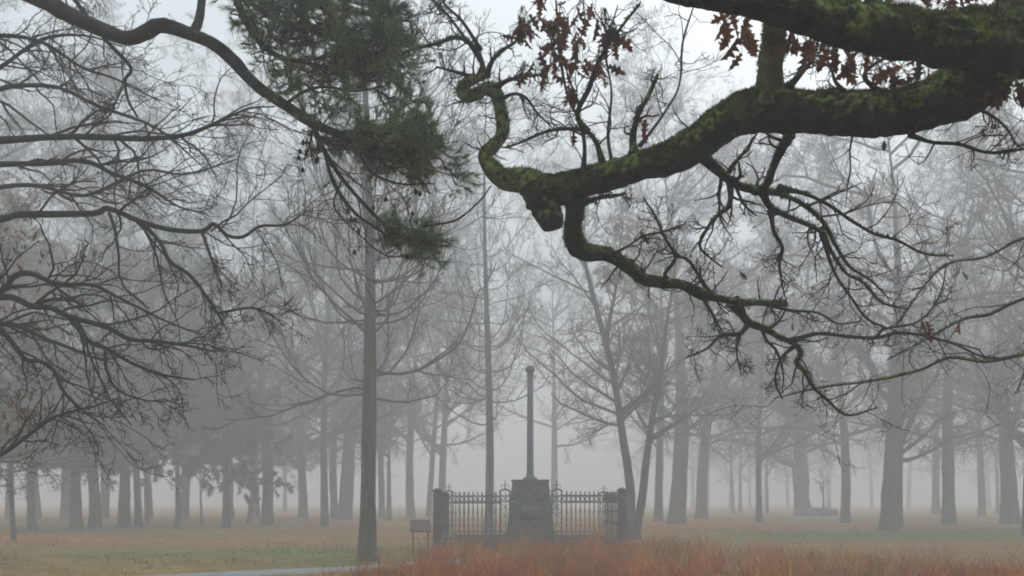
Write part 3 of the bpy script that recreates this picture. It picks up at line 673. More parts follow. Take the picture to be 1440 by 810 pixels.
# trunk, out of the picture to the right
q = np.array([(0, 0, -.3, .72), (0, 0, .3, .58), (.02, .05, 1.4, .5), (0, 0, 2.6, .47), (-.05, -.05, 3.6, .50), (.05, 0, 4.6, .44), (.3, .1, 6.0, .36), (.5, .3, 8.0, .26), (.4, .2, 10.5, .12), (.5, .3, 12.5, .03)])
q = smooth_path(q, 4); g = Geo(); g.tubes(q[:, :3], q[:, 3], 20); obj('trunk', g.mesh('trunk'), M['oak'], oak)
a, b = resample(q[:, :3], q[:, 3], 14); g = Geo()
P, Q = spawn(a[None], b[None], 9, (.5, .97), .4, (40, 75), 8, .2, .12, .5, .03); g.tubes(P, Q, 6)
crown_levels(g, P, Q, [(6, dict(ratio=.5, n=6, rr=.55, rmin=.012), 4), (5, dict(ratio=.55, n=5, rr=.6, rmin=.006), 3)])
obj('crown', g.mesh('crown'), M['twig'], oak)

lower = [(1640, -20, 6.0, 150), (1540, 5, 5.8, 140), (1455, 35, 5.65, 118), (1405, 72, 5.6, 100), (1365, 113, 5.6, 92), (1325, 139, 5.65, 78), (1270, 157, 5.7, 66), (1200, 162, 5.85, 68), (1130, 157, 6.0, 64), (1070, 154, 6.1, 62), (1030, 166, 6.2, 58), (985, 198, 6.35, 54), (940, 224, 6.5, 50), (900, 234, 6.6, 45), (850, 250, 6.75, 44), (805, 264, 6.85, 44), (768, 272, 6.95, 52)]
slim = lambda L, f: [(a, b, c, w_ * f) for a, b, c, w_ in L]
lo_, loP, loR = mossy_limb(slim(lower, .93), 'limb', oak, k=40, per=16, amp=.15, fine=.09)
upper = [(1640, 60, 6.1, 140), (1540, 66, 5.75, 120), (1440, 60, 5.4, 102), (1370, 56, 5.2, 88), (1300, 52, 5.05, 78), (1220, 40, 4.9, 72), (1150, 24, 4.8, 62), (1080, 7, 4.7, 52), (1000, -4, 4.6, 40), (940, -12, 4.55, 30), (880, -45, 4.5, 24), (800, -90, 4.5, 15), (700, -120, 4.6, 6)]
up_, upP, upR = mossy_limb(slim(upper, .93), 'limb', oak, k=40, per=16, amp=.15, fine=.09)
hook, hkP, hkR = mossy_limb([(768, 272, 6.95, 46), (738, 254, 7.0, 36), (712, 255, 7.05, 30), (694, 240, 7.05, 25), (683, 219, 7.1, 21), (693, 206, 7.1, 22), (705, 190, 7.15, 20), (706, 168, 7.15, 19), (700, 142, 7.2, 18), (694, 126, 7.2, 19), (680, 127, 7.2, 19), (663, 138, 7.1, 14), (652, 134, 7.0, 13), (650, 124, 7.0, 12), (660, 115, 7.1, 13), (680, 106, 7.2, 12)], 'hooked_limb', oak, k=18, amp=.22, fine=.07, matn='lichen', moss=.6)
stub_, _, _ = mossy_limb([(752, 258, 6.95, 48), (762, 276, 6.95, 50), (769, 292, 6.93, 42), (774, 308, 6.9, 34), (777, 322, 6.9, 25)], 'broken_stub', oak, k=18, amp=.3, fine=.12)
drop = [(800, 272, 6.9, 34), (810, 292, 7.0, 30), (806, 318, 7.1, 26), (810, 345, 7.2, 28), (825, 356, 7.25, 24), (852, 358, 7.3, 20), (880, 373, 7.4, 19), (905, 392, 7.5, 18), (930, 397, 7.55, 17), (960, 401, 7.6, 14), (985, 413, 7.65, 17), (1003, 418, 7.7, 11), (1040, 424, 7.8, 9), (1078, 427, 7.9, 8), (1106, 428, 8.0, 7)]
dr_, drP, drR = mossy_limb(drop, 'drooping_limb', oak, k=16, amp=.2, fine=.07, moss=.5)
conn, cnP, cnR = mossy_limb([(1082, 140, 6.05, 54), (1082, 118, 6.0, 38), (1084, 90, 5.9, 32), (1088, 60, 5.75, 30), (1090, 30, 5.6, 28), (1092, -20, 5.5, 26), (1100, -90, 5.4, 22), (1090, -180, 5.4, 14), (1105, -260, 5.3, 5)], 'upright_limb', oak, k=16, amp=.17, fine=.06, matn='lichen', moss=.6)

# thinner branches, each traced where it grows, then clothed with twigs
BR = [  # px, py, depth, width
 [(980, 212, 6.4, 14), (1008, 238, 6.5, 13), (1034, 258, 6.6, 12), (1062, 267, 6.7, 12), (1079, 258, 6.65, 11), (1086, 238, 6.55, 10), (1098, 212, 6.4, 11), (1112, 190, 6.2, 14)],
 [(1062, 267, 6.7, 9), (1098, 273, 6.9, 7), (1130, 288, 7.1, 6.5), (1158, 313, 7.3, 6), (1175, 345, 7.5, 5), (1195, 375, 7.7, 4), (1225, 395, 7.9, 3), (1250, 420, 8.0, 2)],
 [(1072, 268, 6.7, 9), (1082, 290, 6.8, 8), (1105, 303, 6.9, 7), (1138, 317, 7.0, 6), (1156, 328, 7.1, 6), (1168, 352, 7.2, 5), (1190, 384, 7.3, 4), (1215, 398, 7.4, 3.5), (1240, 425, 7.5, 3), (1272, 434, 7.6, 2)],
 [(1084, 296, 6.8, 6), (1088, 325, 6.8, 5), (1100, 348, 6.9, 5), (1096, 372, 6.9, 4), (1100, 400, 7, 3), (1106, 424, 7, 2)],
 [(1095, 265, 6.6, 7), (1130, 272, 6.5, 5.5), (1165, 288, 6.6, 5), (1200, 312, 6.7, 4.5), (1232, 330, 6.8, 4), (1262, 338, 6.8, 4), (1300, 357, 6.9, 3), (1340, 360, 7.0, 2)],
 [(1027, 256, 6.6, 7), (1026, 288, 6.5, 7), (1010, 302, 6.5, 6), (994, 322, 6.4, 5), (984, 346, 6.4, 4), (998, 362, 6.4, 3), (1016, 376, 6.4, 2)],
 [(1030, 424, 7.8, 12), (1042, 440, 7.85, 11), (1054, 454, 7.9, 11), (1076, 463, 7.9, 8), (1098, 475, 8.0, 7), (1119, 485, 8.0, 7), (1126, 498, 8, 6), (1120, 510, 8, 6), (1133, 524, 8, 6), (1142, 542, 8, 5), (1165, 564, 8.1, 4), (1192, 584, 8.2, 3), (1232, 574, 8.3, 2)],
 [(1112, 480, 8, 6), (1150, 469, 8.1, 5), (1190, 473, 8.2, 5), (1232, 475, 8.3, 5), (1262, 468, 8.4, 4.5), (1300, 472, 8.5, 4), (1345, 485, 8.6, 3.5), (1378, 500, 8.7, 3), (1420, 505, 8.8, 2)],
 [(1232, 475, 8.3, 4), (1245, 462, 8.3, 3.5), (1285, 455, 8.3, 3), (1310, 435, 8.3, 3), (1325, 405, 8.3, 2.5), (1330, 375, 8.3, 1.6)],
 [(1052, 456, 7.9, 6), (1040, 469, 7.8, 5.5), (1014, 472, 7.7, 5), (994, 490, 7.6, 3), (965, 503, 7.5, 2)],
 [(1040, 469, 7.8, 4), (1036, 495, 7.8, 3), (1042, 525, 7.8, 2)],
 [(892, 215, 6.65, 10), (890, 195, 6.65, 9), (896, 165, 6.6, 8), (910, 138, 6.6, 6), (922, 112, 6.6, 5.5), (925, 104, 6.6, 4)],
 [(848, 232, 6.75, 7), (838, 200, 6.7, 6.5), (822, 184, 6.7, 6), (796, 181, 6.7, 5), (765, 186, 6.7, 4.5), (735, 199, 6.7, 3.5), (712, 208, 6.7, 2.5)],
 [(824, 186, 6.7, 8), (812, 160, 6.6, 7), (828, 125, 6.5, 7), (838, 95, 6.4, 6), (858, 60, 6.3, 5), (880, 30, 6.2, 4), (900, 5, 6.1, 3)],
 [(820, 245, 6.8, 6), (822, 205, 6.8, 5), (815, 170, 6.9, 5), (800, 140, 6.9, 4), (790, 95, 6.9, 4), (785, 40, 7.0, 3), (780, -20, 7, 2)],
 [(680, 106, 7.2, 8), (676, 82, 7.2, 6), (660, 60, 7.2, 6), (640, 53, 7.2, 5.5), (612, 62, 7.2, 5), (585, 68, 7.2, 4), (560, 78, 7.2, 3)],
 [(684, 108, 7.2, 7), (692, 86, 7.15, 6), (708, 70, 7.1, 5), (728, 56, 7.05, 4), (745, 30, 7, 3)],
 [(663, 109, 7.15, 6), (648, 103, 7.1, 5), (632, 99, 7.1, 4), (614, 94, 7.1, 3)],
 [(694, 126, 7.2, 7), (712, 114, 7.1, 6), (735, 108, 7.1, 5), (760, 105, 7.0, 3)],
 [(700, 142, 7.2, 5), (722, 132, 7.1, 4), (740, 138, 7.0, 4), (755, 158, 7.0, 3), (775, 178, 6.9, 2)],
 [(676, 84, 7.2, 5), (655, 55, 7.3, 4.5), (630, 22, 7.4, 4), (605, -5, 7.5, 3)],
 [(676, 70, 7.2, 4), (650, 30, 7.0, 4), (625, 5, 6.9, 3), (610, -30, 6.9, 2)],
 [(1108, 124, 6.0, 9), (1125, 105, 5.9, 7), (1142, 84, 5.8, 5), (1150, 60, 5.7, 4)],
 [(1190, 132, 5.85, 6), (1175, 115, 5.8, 4.5), (1170, 100, 5.8, 3.5), (1160, 80, 5.8, 2.5)],
 [(1235, 128, 5.8, 6), (1215, 108, 5.75, 5), (1230, 90, 5.7, 4), (1250, 80, 5.7, 3)],
 [(820, 285, 6.9, 8), (845, 278, 6.85, 6), (866, 275, 6.8, 5), (880, 272, 6.8, 3)],
 [(858, 358, 7.3, 4), (880, 348, 7.2, 3.5), (905, 332, 7.1, 3), (935, 325, 7.0, 3), (962, 315, 7, 2)],
 [(945, 397, 7.6, 5), (935, 385, 7.5, 5), (950, 362, 7.5, 4.5), (935, 335, 7.4, 4), (922, 305, 7.3, 3), (905, 278, 7.2, 2)],
 [(1000, 416, 7.7, 6), (985, 392, 7.7, 4.5), (968, 366, 7.6, 4), (948, 360, 7.6, 3)],
 [(1075, 425, 7.9, 4), (1108, 436, 8, 4), (1150, 440, 8.1, 3.5), (1178, 455, 8.2, 2.5), (1210, 452, 8.3, 2)],
 [(985, 414, 7.7, 4), (1000, 438, 7.8, 3.5), (1012, 460, 7.9, 3), (1025, 480, 8, 2)],
 [(1280, 190, 5.7, 5), (1310, 200, 5.8, 5), (1350, 203, 5.9, 5), (1385, 214, 6.0, 4.5), (1420, 213, 6.1, 4), (1460, 205, 6.2, 3)],
 [(1360, 150, 5.6, 5), (1390, 160, 5.6, 4), (1415, 180, 5.6, 3), (1430, 205, 5.6, 2)],
 [(900, 205, 6.6, 4), (930, 165, 6.8, 3.5), (955, 120, 7.0, 3), (960, 60, 7.2, 3), (975, 10, 7.4, 2)],
 [(1760, 420, 9.3, 9.6), (1560, 470, 9.4, 7.2), (1440, 498, 9.5, 5.4), (1385, 508, 9.5, 4.8), (1335, 503, 9.6, 4.2), (1292, 521, 9.6, 3.6), (1230, 535, 9.7, 3.0), (1155, 545, 9.8, 2.4), (1090, 560, 9.9, 1.5)],
 [(1760, 330, 8.8, 8.4), (1560, 385, 9.0, 6.0), (1440, 420, 9.1, 4.2), (1392, 442, 9.2, 3.6), (1352, 450, 9.3, 3.0), (1305, 476, 9.4, 2.4), (1250, 505, 9.5, 1.5)],
 [(1760, 230, 9.0, 8.4), (1560, 300, 9.4, 5.4), (1440, 335, 9.6, 3.6), (1385, 362, 9.7, 3.0), (1330, 372, 9.8, 2.4), (1290, 415, 9.9, 1.8), (1262, 455, 10, 1.2)],
 [(1156, 328, 7.1, 5), (1172, 380, 7.2, 4), (1198, 420, 7.3, 3.5), (1222, 450, 7.4, 3), (1262, 466, 7.5, 2)],
 [(1119, 485, 8.0, 5), (1098, 505, 8.0, 4), (1090, 535, 8, 3), (1100, 560, 8, 2)],
 [(862, 235, 6.75, 4), (855, 190, 6.9, 4), (860, 130, 7, 3), (852, 70, 7.1, 3), (868, 10, 7.2, 2)],
]
tp, tr_ = [], []
for i, b in enumerate(BR):
    # sideways wander in depth so the spray fills space rather than one sheet
    o_, P, r = mossy_limb([(p[0], p[1], p[2], p[3] * 1.05) for p in b], 'branch', oak, k=8, per=5, amp=.18, fine=.03, moss=.35 if b[0][3] >= 7 else 0, cap=True, matn='oak' if b[0][3] >= 9 else 'twig', collar=.9)
    a, c = resample(P, r, 18); tp.append(a); tr_.append(c)
    # twigs of this branch: its own sub-part
    heavy = b[-1][1] > 300 or b[0][1] > 300
    g = Geo(); P1, R1 = spawn(a[None], c[None], 12 if heavy else 10, (.15, 1), .34, (35, 75), 7, .26, .06, .55, .0032, lo=.12, hi=.85, sink=.35)
    g.tubes(P1, R1, 4)
    P2, R2 = spawn(P1, R1, 4 if heavy else 3, (.2, 1), .5, (35, 65), 5, .26, .05, .7, .0026, lo=.06, hi=.4); g.tubes(P2, R2, 3)
    P3, R3 = spawn(P2, R2, 2, (.3, 1), .5, (35, 65), 4, .2, .05, .8, .0022, lo=.04, hi=.2); g.tubes(P3, R3, 3)
    obj('twigs', g.mesh('twigs'), M['twig'], o_)
# short spurs along the big limbs
for limb, P, r, n in ((lo_, loP, loR, 10), (dr_, drP, drR, 34), (hook, hkP, hkR, 26), (up_, upP, upR, 8)):
    a, c = resample(P, r, 40); g = Geo()
    P1, R1 = spawn(a[None], np.minimum(c, .012)[None], n, (.3, 1), .10, (50, 85), 6, .24, .1, .7, .003, lo=.2, hi=.7, sink=0.); g.tubes(P1, R1, 4)
    P2, R2 = spawn(P1, R1, 3, (.2, 1), .5, (35, 65), 4, .25, .06, .7, .0025, lo=.06, hi=.35); g.tubes(P2, R2, 3)
    obj('twigs', g.mesh('twigs'), M['twig'], limb)

CL = [  # px, py, depth, spread px, leaves
 (735, 30, 7.0, 17, 9), (742, 48, 7.0, 14, 5), (765, -6, 7.0, 20, 7), (787, 28, 6.9, 14, 6), (782, 80, 6.9, 22, 11), (790, 45, 6.9, 14, 6), (812, 82, 6.7, 14, 5), (778, 62, 6.9, 18, 7),
 (820, 18, 6.5, 18, 8), (848, 36, 6.4, 20, 9), (862, 48, 6.3, 12, 4), (805, 120, 6.6, 7, 2), (738, 98, 7.0, 8, 3), (842, 90, 6.4, 16, 4), (803, 182, 6.7, 5, 1), (808, 55, 6.7, 14, 4),
 (1050, 50, 5.6, 20, 8), (1022, 30, 5.0, 14, 4), (1112, 48, 5.6, 18, 8), (1145, 55, 5.2, 18, 5), (1196, 88, 5.7, 12, 5), (1175, 66, 5.2, 16, 4), (1262, 95, 5.6, 13, 5), (1295, 88, 5.4, 14, 3), (1215, 70, 5.2, 14, 3),
 (1395, 120, 5.5, 18, 6), (1425, 112, 5.4, 14, 5), (1385, 100, 5.5, 10, 3), (1240, -12, 5.0, 24, 6), (1300, -12, 5.1, 24, 5), (1360, -14, 5.2, 24, 6), (1340, 0, 5.2, 16, 3),
 (899, 326, 7.1, 4, 1), (1040, 382, 7.7, 3, 1), (1296, 452, 8.3, 8, 3), (1354, 384, 8.3, 3, 1), (1357, 428, 8.4, 4, 1), (1115, 455, 8.0, 4, 1), (1247, 200, 5.8, 4, 1), (1355, 452, 8.4, 4, 1), (470, 250, 7.3, 6, 1)]
for px, py, d, sp_, n in CL:
    g = Geo(); base = loc3((px, py, d)); s = sp_ / F * d
    for k in range(int(n * 1.5)):
        off = rng.normal(0, .5, 3) * s; off[1] *= 1.5
        dd = unit(rng.normal(size=3) * .42 + np.array([0, 0, -1.]))
        size = random.uniform(.075, .155) * (1.0 if n > 1 else .8)
        add_leaf(g, base + off, dd, unit(rng.normal(size=3) + np.array([0, -.8, 0])), size)
        a_ = base + off; top = base + np.array([off[0] * .2, off[1] * .2, abs(s) * .9 + .03])
        g.tubes(np.array([a_, (a_ + top) / 2 + rng.normal(0, .01, 3), top]), [.0016, .002, .0026], 3)
    obj('leaf_cluster' if n > 1 else 'leaf', g.mesh('leaf_cluster'), M['oakleaf'], oak)
g = Geo(); p = loc3((904, 196, 6.58)); add_leaf(g, p, (.0, 0, 1), (0.1, -1, .2), .11); add_leaf(g, p + np.array([.01, 0, .05]), (.3, 0, -1), (0.1, -1, .1), .07)
tag(obj('leaf', g.mesh('leaf'), M['redleaf'], oak), label='bright red leaf standing on top of the mossy limb')

# ------------------------------------------------------------------ pine bough, upper left
PX, PY = -7.4, 9.2
pine = thing('pine_tree', 'pine whose dark bough and green needle clumps hang in from the upper left', 'tree', (PX, PY, 0))
OL = np.array(pine.location)
g = Geo(); q = smooth_path([(0, 0, -.3, .42), (0, 0, .4, .34), (.05, 0, 3, .30), (0, .05, 6, .27), (.05, 0, 9, .22), (0, 0, 12, .15), (.05, 0, 15, .06)], 4); g.tubes(q[:, :3], q[:, 3], 14); obj('trunk', g.mesh('trunk'), M['pinebark'], pine)
LB = [
 [(-560, -210, 9.2, 46), (-300, -140, 8.9, 40), (-120, -75, 8.6, 34), (45, -8, 8.3, 26), (92, 18, 8.2, 22), (150, 44, 8.1, 21), (182, 54, 8.0, 20), (208, 44, 8.0, 20), (228, 36, 7.9, 20), (268, 48, 7.9, 18), (300, 62, 7.8, 17), (328, 85, 7.8, 17), (358, 118, 7.7, 16), (398, 146, 7.6, 15), (438, 172, 7.5, 13), (480, 190, 7.4, 11), (530, 205, 7.3, 9), (580, 215, 7.2, 6), (625, 205, 7.1, 3)],
 [(272, 46, 7.9, 15), (280, 28, 8.0, 13), (284, 0, 8.1, 11), (290, -60, 8.3, 9), (310, -130, 8.5, 6)],
 [(320, -60, 8.0, 12), (330, -10, 7.9, 11), (345, 30, 7.8, 9), (370, 65, 7.7, 8), (400, 82, 7.6, 7), (440, 90, 7.5, 5), (490, 110, 7.4, 3)],
 [(330, -15, 7.9, 9), (360, 10, 7.8, 8), (385, 26, 7.7, 8), (420, 40, 7.6, 7), (470, 48, 7.5, 5), (530, 65, 7.4, 3), (570, 95, 7.3, 2)],
 [(400, -70, 7.8, 10), (430, -20, 7.7, 8), (470, 10, 7.6, 7), (520, 20, 7.5, 5), (575, 30, 7.4, 3)],
 [(440, 175, 7.5, 8), (455, 210, 7.5, 7), (480, 250, 7.5, 6), (510, 285, 7.4, 5.5), (545, 320, 7.4, 4), (580, 340, 7.3, 3), (625, 345, 7.2, 2)],
 [(455, 210, 7.5, 5), (470, 260, 7.4, 5), (500, 300, 7.4, 4.5), (535, 325, 7.3, 3.5), (565, 350, 7.3, 2)],
 [(470, 188, 7.4, 6), (500, 205, 7.3, 5), (520, 240, 7.2, 4), (560, 258, 7.2, 3), (610, 258, 7.1, 2)],
 [(400, 148, 7.6, 5), (425, 130, 7.5, 5), (455, 122, 7.4, 4), (500, 128, 7.3, 3), (545, 120, 7.2, 2)],
 [(440, 178, 7.5, 4), (435, 205, 7.5, 3), (428, 225, 7.5, 2)],
 [(625, 345, 7.25, 2), (560, 335, 7.4, 3), (600, 318, 7.3, 3), (640, 310, 7.2, 3), (672, 285, 7.1, 2.5), (690, 262, 7.1, 2)][1:],
 [(480, 255, 7.5, 3), (470, 290, 7.5, 2.5), (500, 325, 7.5, 2), (545, 360, 7.5, 2), (590, 352, 7.4, 1.5)],
]
PT, PR_ = [], []
for i, b in enumerate(LB):
    o_, P, r = mossy_limb(b, 'limb' if i == 0 else 'branch', pine, k=12 if i == 0 else 7, per=6, amp=.13, fine=.04, moss=0, matn='pinebark')
    a, c = resample(P, r, 20); PT.append(a); PR_.append(c)
# bare dead twiglets under the bough
for i in (0, 5, 6, 7, 9):
    pass
g = Geo(); A = np.array([PT[i] for i in (5, 6, 7, 9, 11)]); B = np.array([PR_[i] for i in (5, 6, 7, 9, 11)])
P1, R1 = spawn(A, B, 12, (.05, .95), .32, (30, 60), 6, .18, -.06, .5, .003, lo=.15, hi=.7); g.tubes(P1, R1, 4)
P2, R2 = spawn(P1, R1, 3, (.2, 1), .5, (30, 60), 4, .2, -.03, .7, .0025, lo=.05, hi=.3); g.tubes(P2, R2, 3)
for c in P2[rng.integers(0, len(P2), 26), -1]: g.lathe([(0, -.022), (.013, -.012), (.016, 0), (.008, .018), (0, .024)], c, 6)
obj('dead_twigs', g.mesh('dead_twigs'), M['twig'], pine)

def needle_clump(cx, cy, d, rx, ry, n, tilt=0., nb=3):
    """one bough end: a fan of shoots, each carrying tufts of needles"""
    nb = max(4, n // 9); c0 = np.array(loc3((cx - rx * .55, cy + ry * .1, d)))
    rxm, rym = rx / F * d, ry / F * d
    # the bough's own side shoots, spreading from its inner end
    tgt = c0 + np.stack([rng.normal(.85, .7, nb) * rxm, rng.normal(0, .35, nb), rng.normal(-.1, .5, nb) * rym - .05], 1)
    st = c0 + np.stack([rng.uniform(-.7, .7, nb) * rxm, rng.normal(0, .15, nb), rng.normal(0, .22, nb) * rym], 1)
    u = np.linspace(0, 1, 6)[None, :, None]
    P = st[:, None] * (1 - u) + tgt[:, None] * u + rng.normal(0, .02, (nb, 6, 3)); P[:, :, 2] += (u[..., 0] ** 2) * .06
    R_ = np.repeat(np.linspace(.007, .003, 6)[None], nb, 0)
    g = Geo(); g.tubes(P, R_, 4)
    P2, R2 = spawn(P, R_, 6, (.1, 1), .55, (20, 48), 5, .12, .03, .7, .0028, lo=.08, hi=.22); g.tubes(P2, R2, 3)
    P3, R3 = spawn(P2, R2, 2, (.2, 1), .6, (25, 55), 4, .12, .16, .8, .0024, lo=.05, hi=.13); g.tubes(P3, R3, 3)
    sh = obj('needle_clump', g.mesh('needle_clump'), M['twig'], pine)
    VVs = []
    for PP, per in ((P, 70), (P2, 24), (P3, 24)):
        m_, n_ = PP.shape[:2]; keep = rng.uniform(0, 1, m_) < .92; PP = PP[keep]; m_ = len(PP)
        t = 1 - rng.uniform(0, 1, (m_, per)) ** 1.3 * .75; f = t * (n_ - 1.001); i = f.astype(int); mi = np.arange(m_)[:, None]
        A, B = PP[mi, i], PP[mi, i + 1]; cc = (A + (B - A) * (f - i)[..., None]).reshape(-1, 3); ax = unit(B - A).reshape(-1, 3)
        dr = unit(ax * 1.05 + unit(rng.normal(size=cc.shape)) * .68)
        VV, _ = cards(cc, rng.normal(size=cc.shape), dr, rng.uniform(.05, .095, len(cc)), np.full(len(cc), .0045)); VVs.append(VV)
    VV = np.concatenate(VVs)
    obj('needles', mesh_np('needles', VV, None, np.arange(len(VV)).reshape(-1, 3), False), M['needle'], sh)
for cl in ((385, -12, 7.7, 50, 40, 60), (455, -5, 7.5, 65, 40, 120), (520, -12, 7.5, 55, 36, 100), (555, -5, 7.4, 30, 30, 40), (425, 45, 7.6, 55, 26, 70), (490, 35, 7.4, 55, 30, 110), (545, 35, 7.3, 35, 30, 70), (450, 82, 7.5, 50, 20, 60), (515, 75, 7.4, 50, 22, 90),
           (480, 108, 7.4, 50, 12, 40), (545, 92, 7.2, 36, 16, 50), (410, 105, 7.6, 36, 12, 26), (440, 132, 7.5, 30, 9, 14), (560, 116, 7.2, 26, 8, 14),
           (395, 60, 7.7, 50, 22, 50), (375, 25, 7.8, 36, 24, 40), (470, 190, 7.5, 40, 10, 30), (490, 198, 7.4, 45, 10, 50), (530, 202, 7.3, 45, 14, 110), (575, 208, 7.2, 40, 17, 120), (605, 212, 7.1, 26, 20, 60), (570, 232, 7.2, 40, 9, 40), (600, 186, 7.1, 22, 12, 14),
           (575, 338, 7.35, 28, 8, 40), (598, 350, 7.25, 22, 9, 50), (552, 326, 7.35, 22, 7, 20), (350, 15, 7.9, 26, 20, 20)):
    needle_clump(*cl)

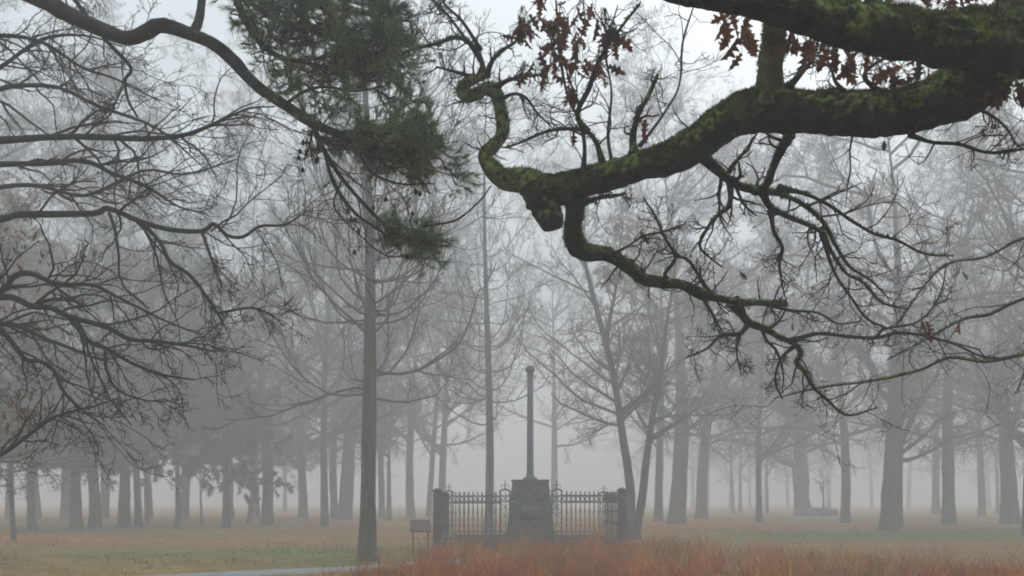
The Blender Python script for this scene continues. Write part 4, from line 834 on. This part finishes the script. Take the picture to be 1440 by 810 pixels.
# ------------------------------------------------------------------ bare tree on the left, twigs reaching across
LX, LY = -8.6, 11.5
lt = thing('bare_tree', 'near bare tree on the left whose long dark twiggy branches reach towards the pine', 'tree', (LX, LY, 0), group=G1)
OL = np.array(lt.location)
g = Geo(); q = smooth_path([(0, 0, -.3, .48), (0, 0, .4, .36), (.05, 0, 2.5, .31), (-.05, .05, 5, .27), (.1, 0, 7.5, .2), (0, 0, 10, .12), (.1, 0, 13, .03)], 4); g.tubes(q[:, :3], q[:, 3], 14); obj('trunk', g.mesh('trunk'), M['bark'], lt)
LBR = [
 [(-320, 215, 11.5, 20), (-150, 205, 11.3, 16), (0, 197, 11.0, 11), (100, 192, 10.8, 9), (200, 195, 10.6, 8), (258, 190, 10.5, 7), (292, 178, 10.4, 5.5), (320, 165, 10.3, 4.5), (352, 152, 10.2, 3), (385, 150, 10.1, 2)],
 [(-320, 260, 11.5, 18), (-120, 238, 11.6, 13), (0, 231, 11.6, 9), (60, 230, 11.6, 8), (118, 226, 11.5, 7), (160, 245, 11.4, 6), (205, 262, 11.3, 5), (250, 290, 11.2, 3), (290, 300, 11.1, 2)],
 [(-320, 345, 11.5, 22), (-120, 322, 11.2, 16), (0, 308, 10.8, 11), (28, 302, 10.7, 10), (130, 300, 10.5, 9), (152, 293, 10.4, 8.5), (198, 312, 10.3, 8), (240, 323, 10.2, 7), (284, 325, 10.1, 6.5), (301, 315, 10.1, 6), (320, 331, 10.0, 5.5), (342, 333, 10.0, 5), (366, 318, 9.9, 4), (400, 316, 9.8, 3), (430, 298, 9.7, 2)],
 [(200, 313, 10.3, 7), (226, 342, 10.2, 6), (239, 368, 10.1, 6), (268, 388, 10.1, 5.5), (298, 428, 10, 4.5), (318, 462, 10, 2)],
 [(284, 326, 10.1, 5), (298, 366, 10, 4), (313, 406, 10, 2)],
 [(308, 440, 10, 4), (355, 433, 9.9, 3.5), (385, 446, 9.9, 2.5), (398, 458, 9.9, 2)],
 [(-320, 450, 11.5, 18), (-90, 440, 11.2, 13), (0, 410, 11.0, 9), (18, 390, 10.9, 8.5), (42, 384, 10.9, 8), (80, 399, 10.8, 6.5), (130, 401, 10.7, 5), (170, 420, 10.6, 4), (230, 450, 10.5, 3), (280, 470, 10.4, 2)],
 [(-320, 440, 11.5, 20), (-90, 425, 10.8, 14), (0, 418, 10.5, 10), (22, 420, 10.4, 9.5), (46, 431, 10.3, 9), (72, 433, 10.3, 8.5), (100, 446, 10.2, 8), (150, 460, 10.1, 7), (182, 477, 10.1, 6.5), (220, 480, 10, 5), (262, 486, 10, 4), (300, 494, 9.9, 2.5)],
 [(-320, 475, 11.5, 15), (-90, 455, 11.6, 11), (0, 455, 11.7, 8), (32, 461, 11.7, 7), (60, 475, 11.6, 6), (100, 490, 11.5, 5), (140, 505, 11.4, 3), (180, 500, 11.3, 2)],
 [(98, 447, 10.2, 7), (124, 478, 10.1, 6), (150, 490, 10, 5.5), (184, 510, 10, 4.5), (228, 527, 9.9, 4), (272, 534, 9.8, 2.5)],
 [(-320, 480, 11.5, 15), (-60, 430, 10.6, 10), (0, 465, 10.4, 8), (20, 485, 10.3, 7.5), (37, 506, 10.3, 7), (56, 508, 10.2, 6.5), (76, 521, 10.2, 6), (88, 548, 10.1, 5), (110, 572, 10, 4), (148, 600, 9.9, 2)],
 [(-320, 120, 11.5, 16), (-100, 60, 11, 10), (0, 50, 10.7, 6), (60, 60, 10.5, 5), (115, 95, 10.4, 4), (160, 110, 10.3, 3), (220, 140, 10.2, 2)],
 [(40, -60, 8.9, 6), (100, -5, 8.8, 6), (128, 30, 8.7, 6), (150, 58, 8.6, 6), (184, 95, 8.6, 5.5), (176, 112, 8.6, 4.5), (180, 140, 8.6, 4), (193, 164, 8.6, 3)],
 [(-320, 300, 11.5, 14), (-60, 130, 11.2, 9), (0, 95, 11, 6), (60, 55, 11, 5), (120, 50, 11, 3), (170, 65, 11, 2)],
 [(148, 493, 10, 5), (150, 520, 10, 4), (165, 548, 10, 3), (200, 562, 10, 2.5), (230, 565, 10, 1.5)],
 [(-320, 620, 11.5, 14), (-60, 660, 11, 8), (0, 640, 10.8, 6), (40, 612, 10.7, 5), (80, 585, 10.6, 4), (130, 572, 10.5, 3), (165, 560, 10.5, 2)],
 [(-320, 330, 12.5, 14), (-60, 150, 12.4, 9), (60, 120, 12.4, 6), (140, 150, 12.3, 5), (220, 180, 12.2, 4), (280, 230, 12.1, 2)],
 [(-320, 380, 12.8, 14), (-60, 280, 12.8, 9), (40, 260, 12.8, 6), (120, 275, 12.8, 5), (200, 240, 12.7, 4), (260, 245, 12.6, 3), (330, 225, 12.5, 2)],
]
for i, b in enumerate(LBR):
    o_, P, r = mossy_limb([(p[0], p[1], p[2], p[3]) for p in b], 'branch', lt, k=7, per=4, amp=.12, fine=.03, moss=0, matn='twig')
    a, c = resample(P, r, 22); L = np.linalg.norm(np.diff(a, axis=0), axis=1).sum()
    long_ = b[0][0] < 0
    g = Geo(); P1, R1 = spawn(a[None], c[None], 19 if long_ else 9, (.5 if long_ else .15, 1), .22 if long_ else .4, (25, 60), 8, .2, -.015, .55, .0045, lo=.3, hi=1.7, sink=.3); g.tubes(P1, R1, 4)
    P2, R2 = spawn(P1, R1, 5, (.15, 1), .5, (28, 58), 6, .2, -.01, .62, .0036, lo=.15, hi=.9); g.tubes(P2, R2, 3)
    P3, R3 = spawn(P2, R2, 4, (.2, 1), .5, (28, 58), 4, .2, .0, .7, .0029, lo=.07, hi=.4); g.tubes(P3, R3, 3)
    obj('twigs', g.mesh('twigs'), M['twig'], o_)
for (px, py, sp_, n) in ((40, 345, 45, 34), (75, 405, 40, 26), (20, 440, 30, 14), (25, 570, 34, 34), (45, 590, 26, 16), (10, 610, 20, 18), (95, 425, 20, 10), (90, 520, 26, 10)):
    g = Geo(); c0 = loc3((px, py, 12.5))
    for k in range(n):
        off = rng.normal(0, .6, 3) * sp_ / F * 12; off[1] *= 2
        add_leaf(g, c0 + off, unit(rng.normal(size=3) * .5 + np.array([0, 0, -1.])), unit(rng.normal(size=3)), random.uniform(.07, .12))
    obj('leaf_cluster', g.mesh('leaf_cluster'), M['dryleaf'], lt)
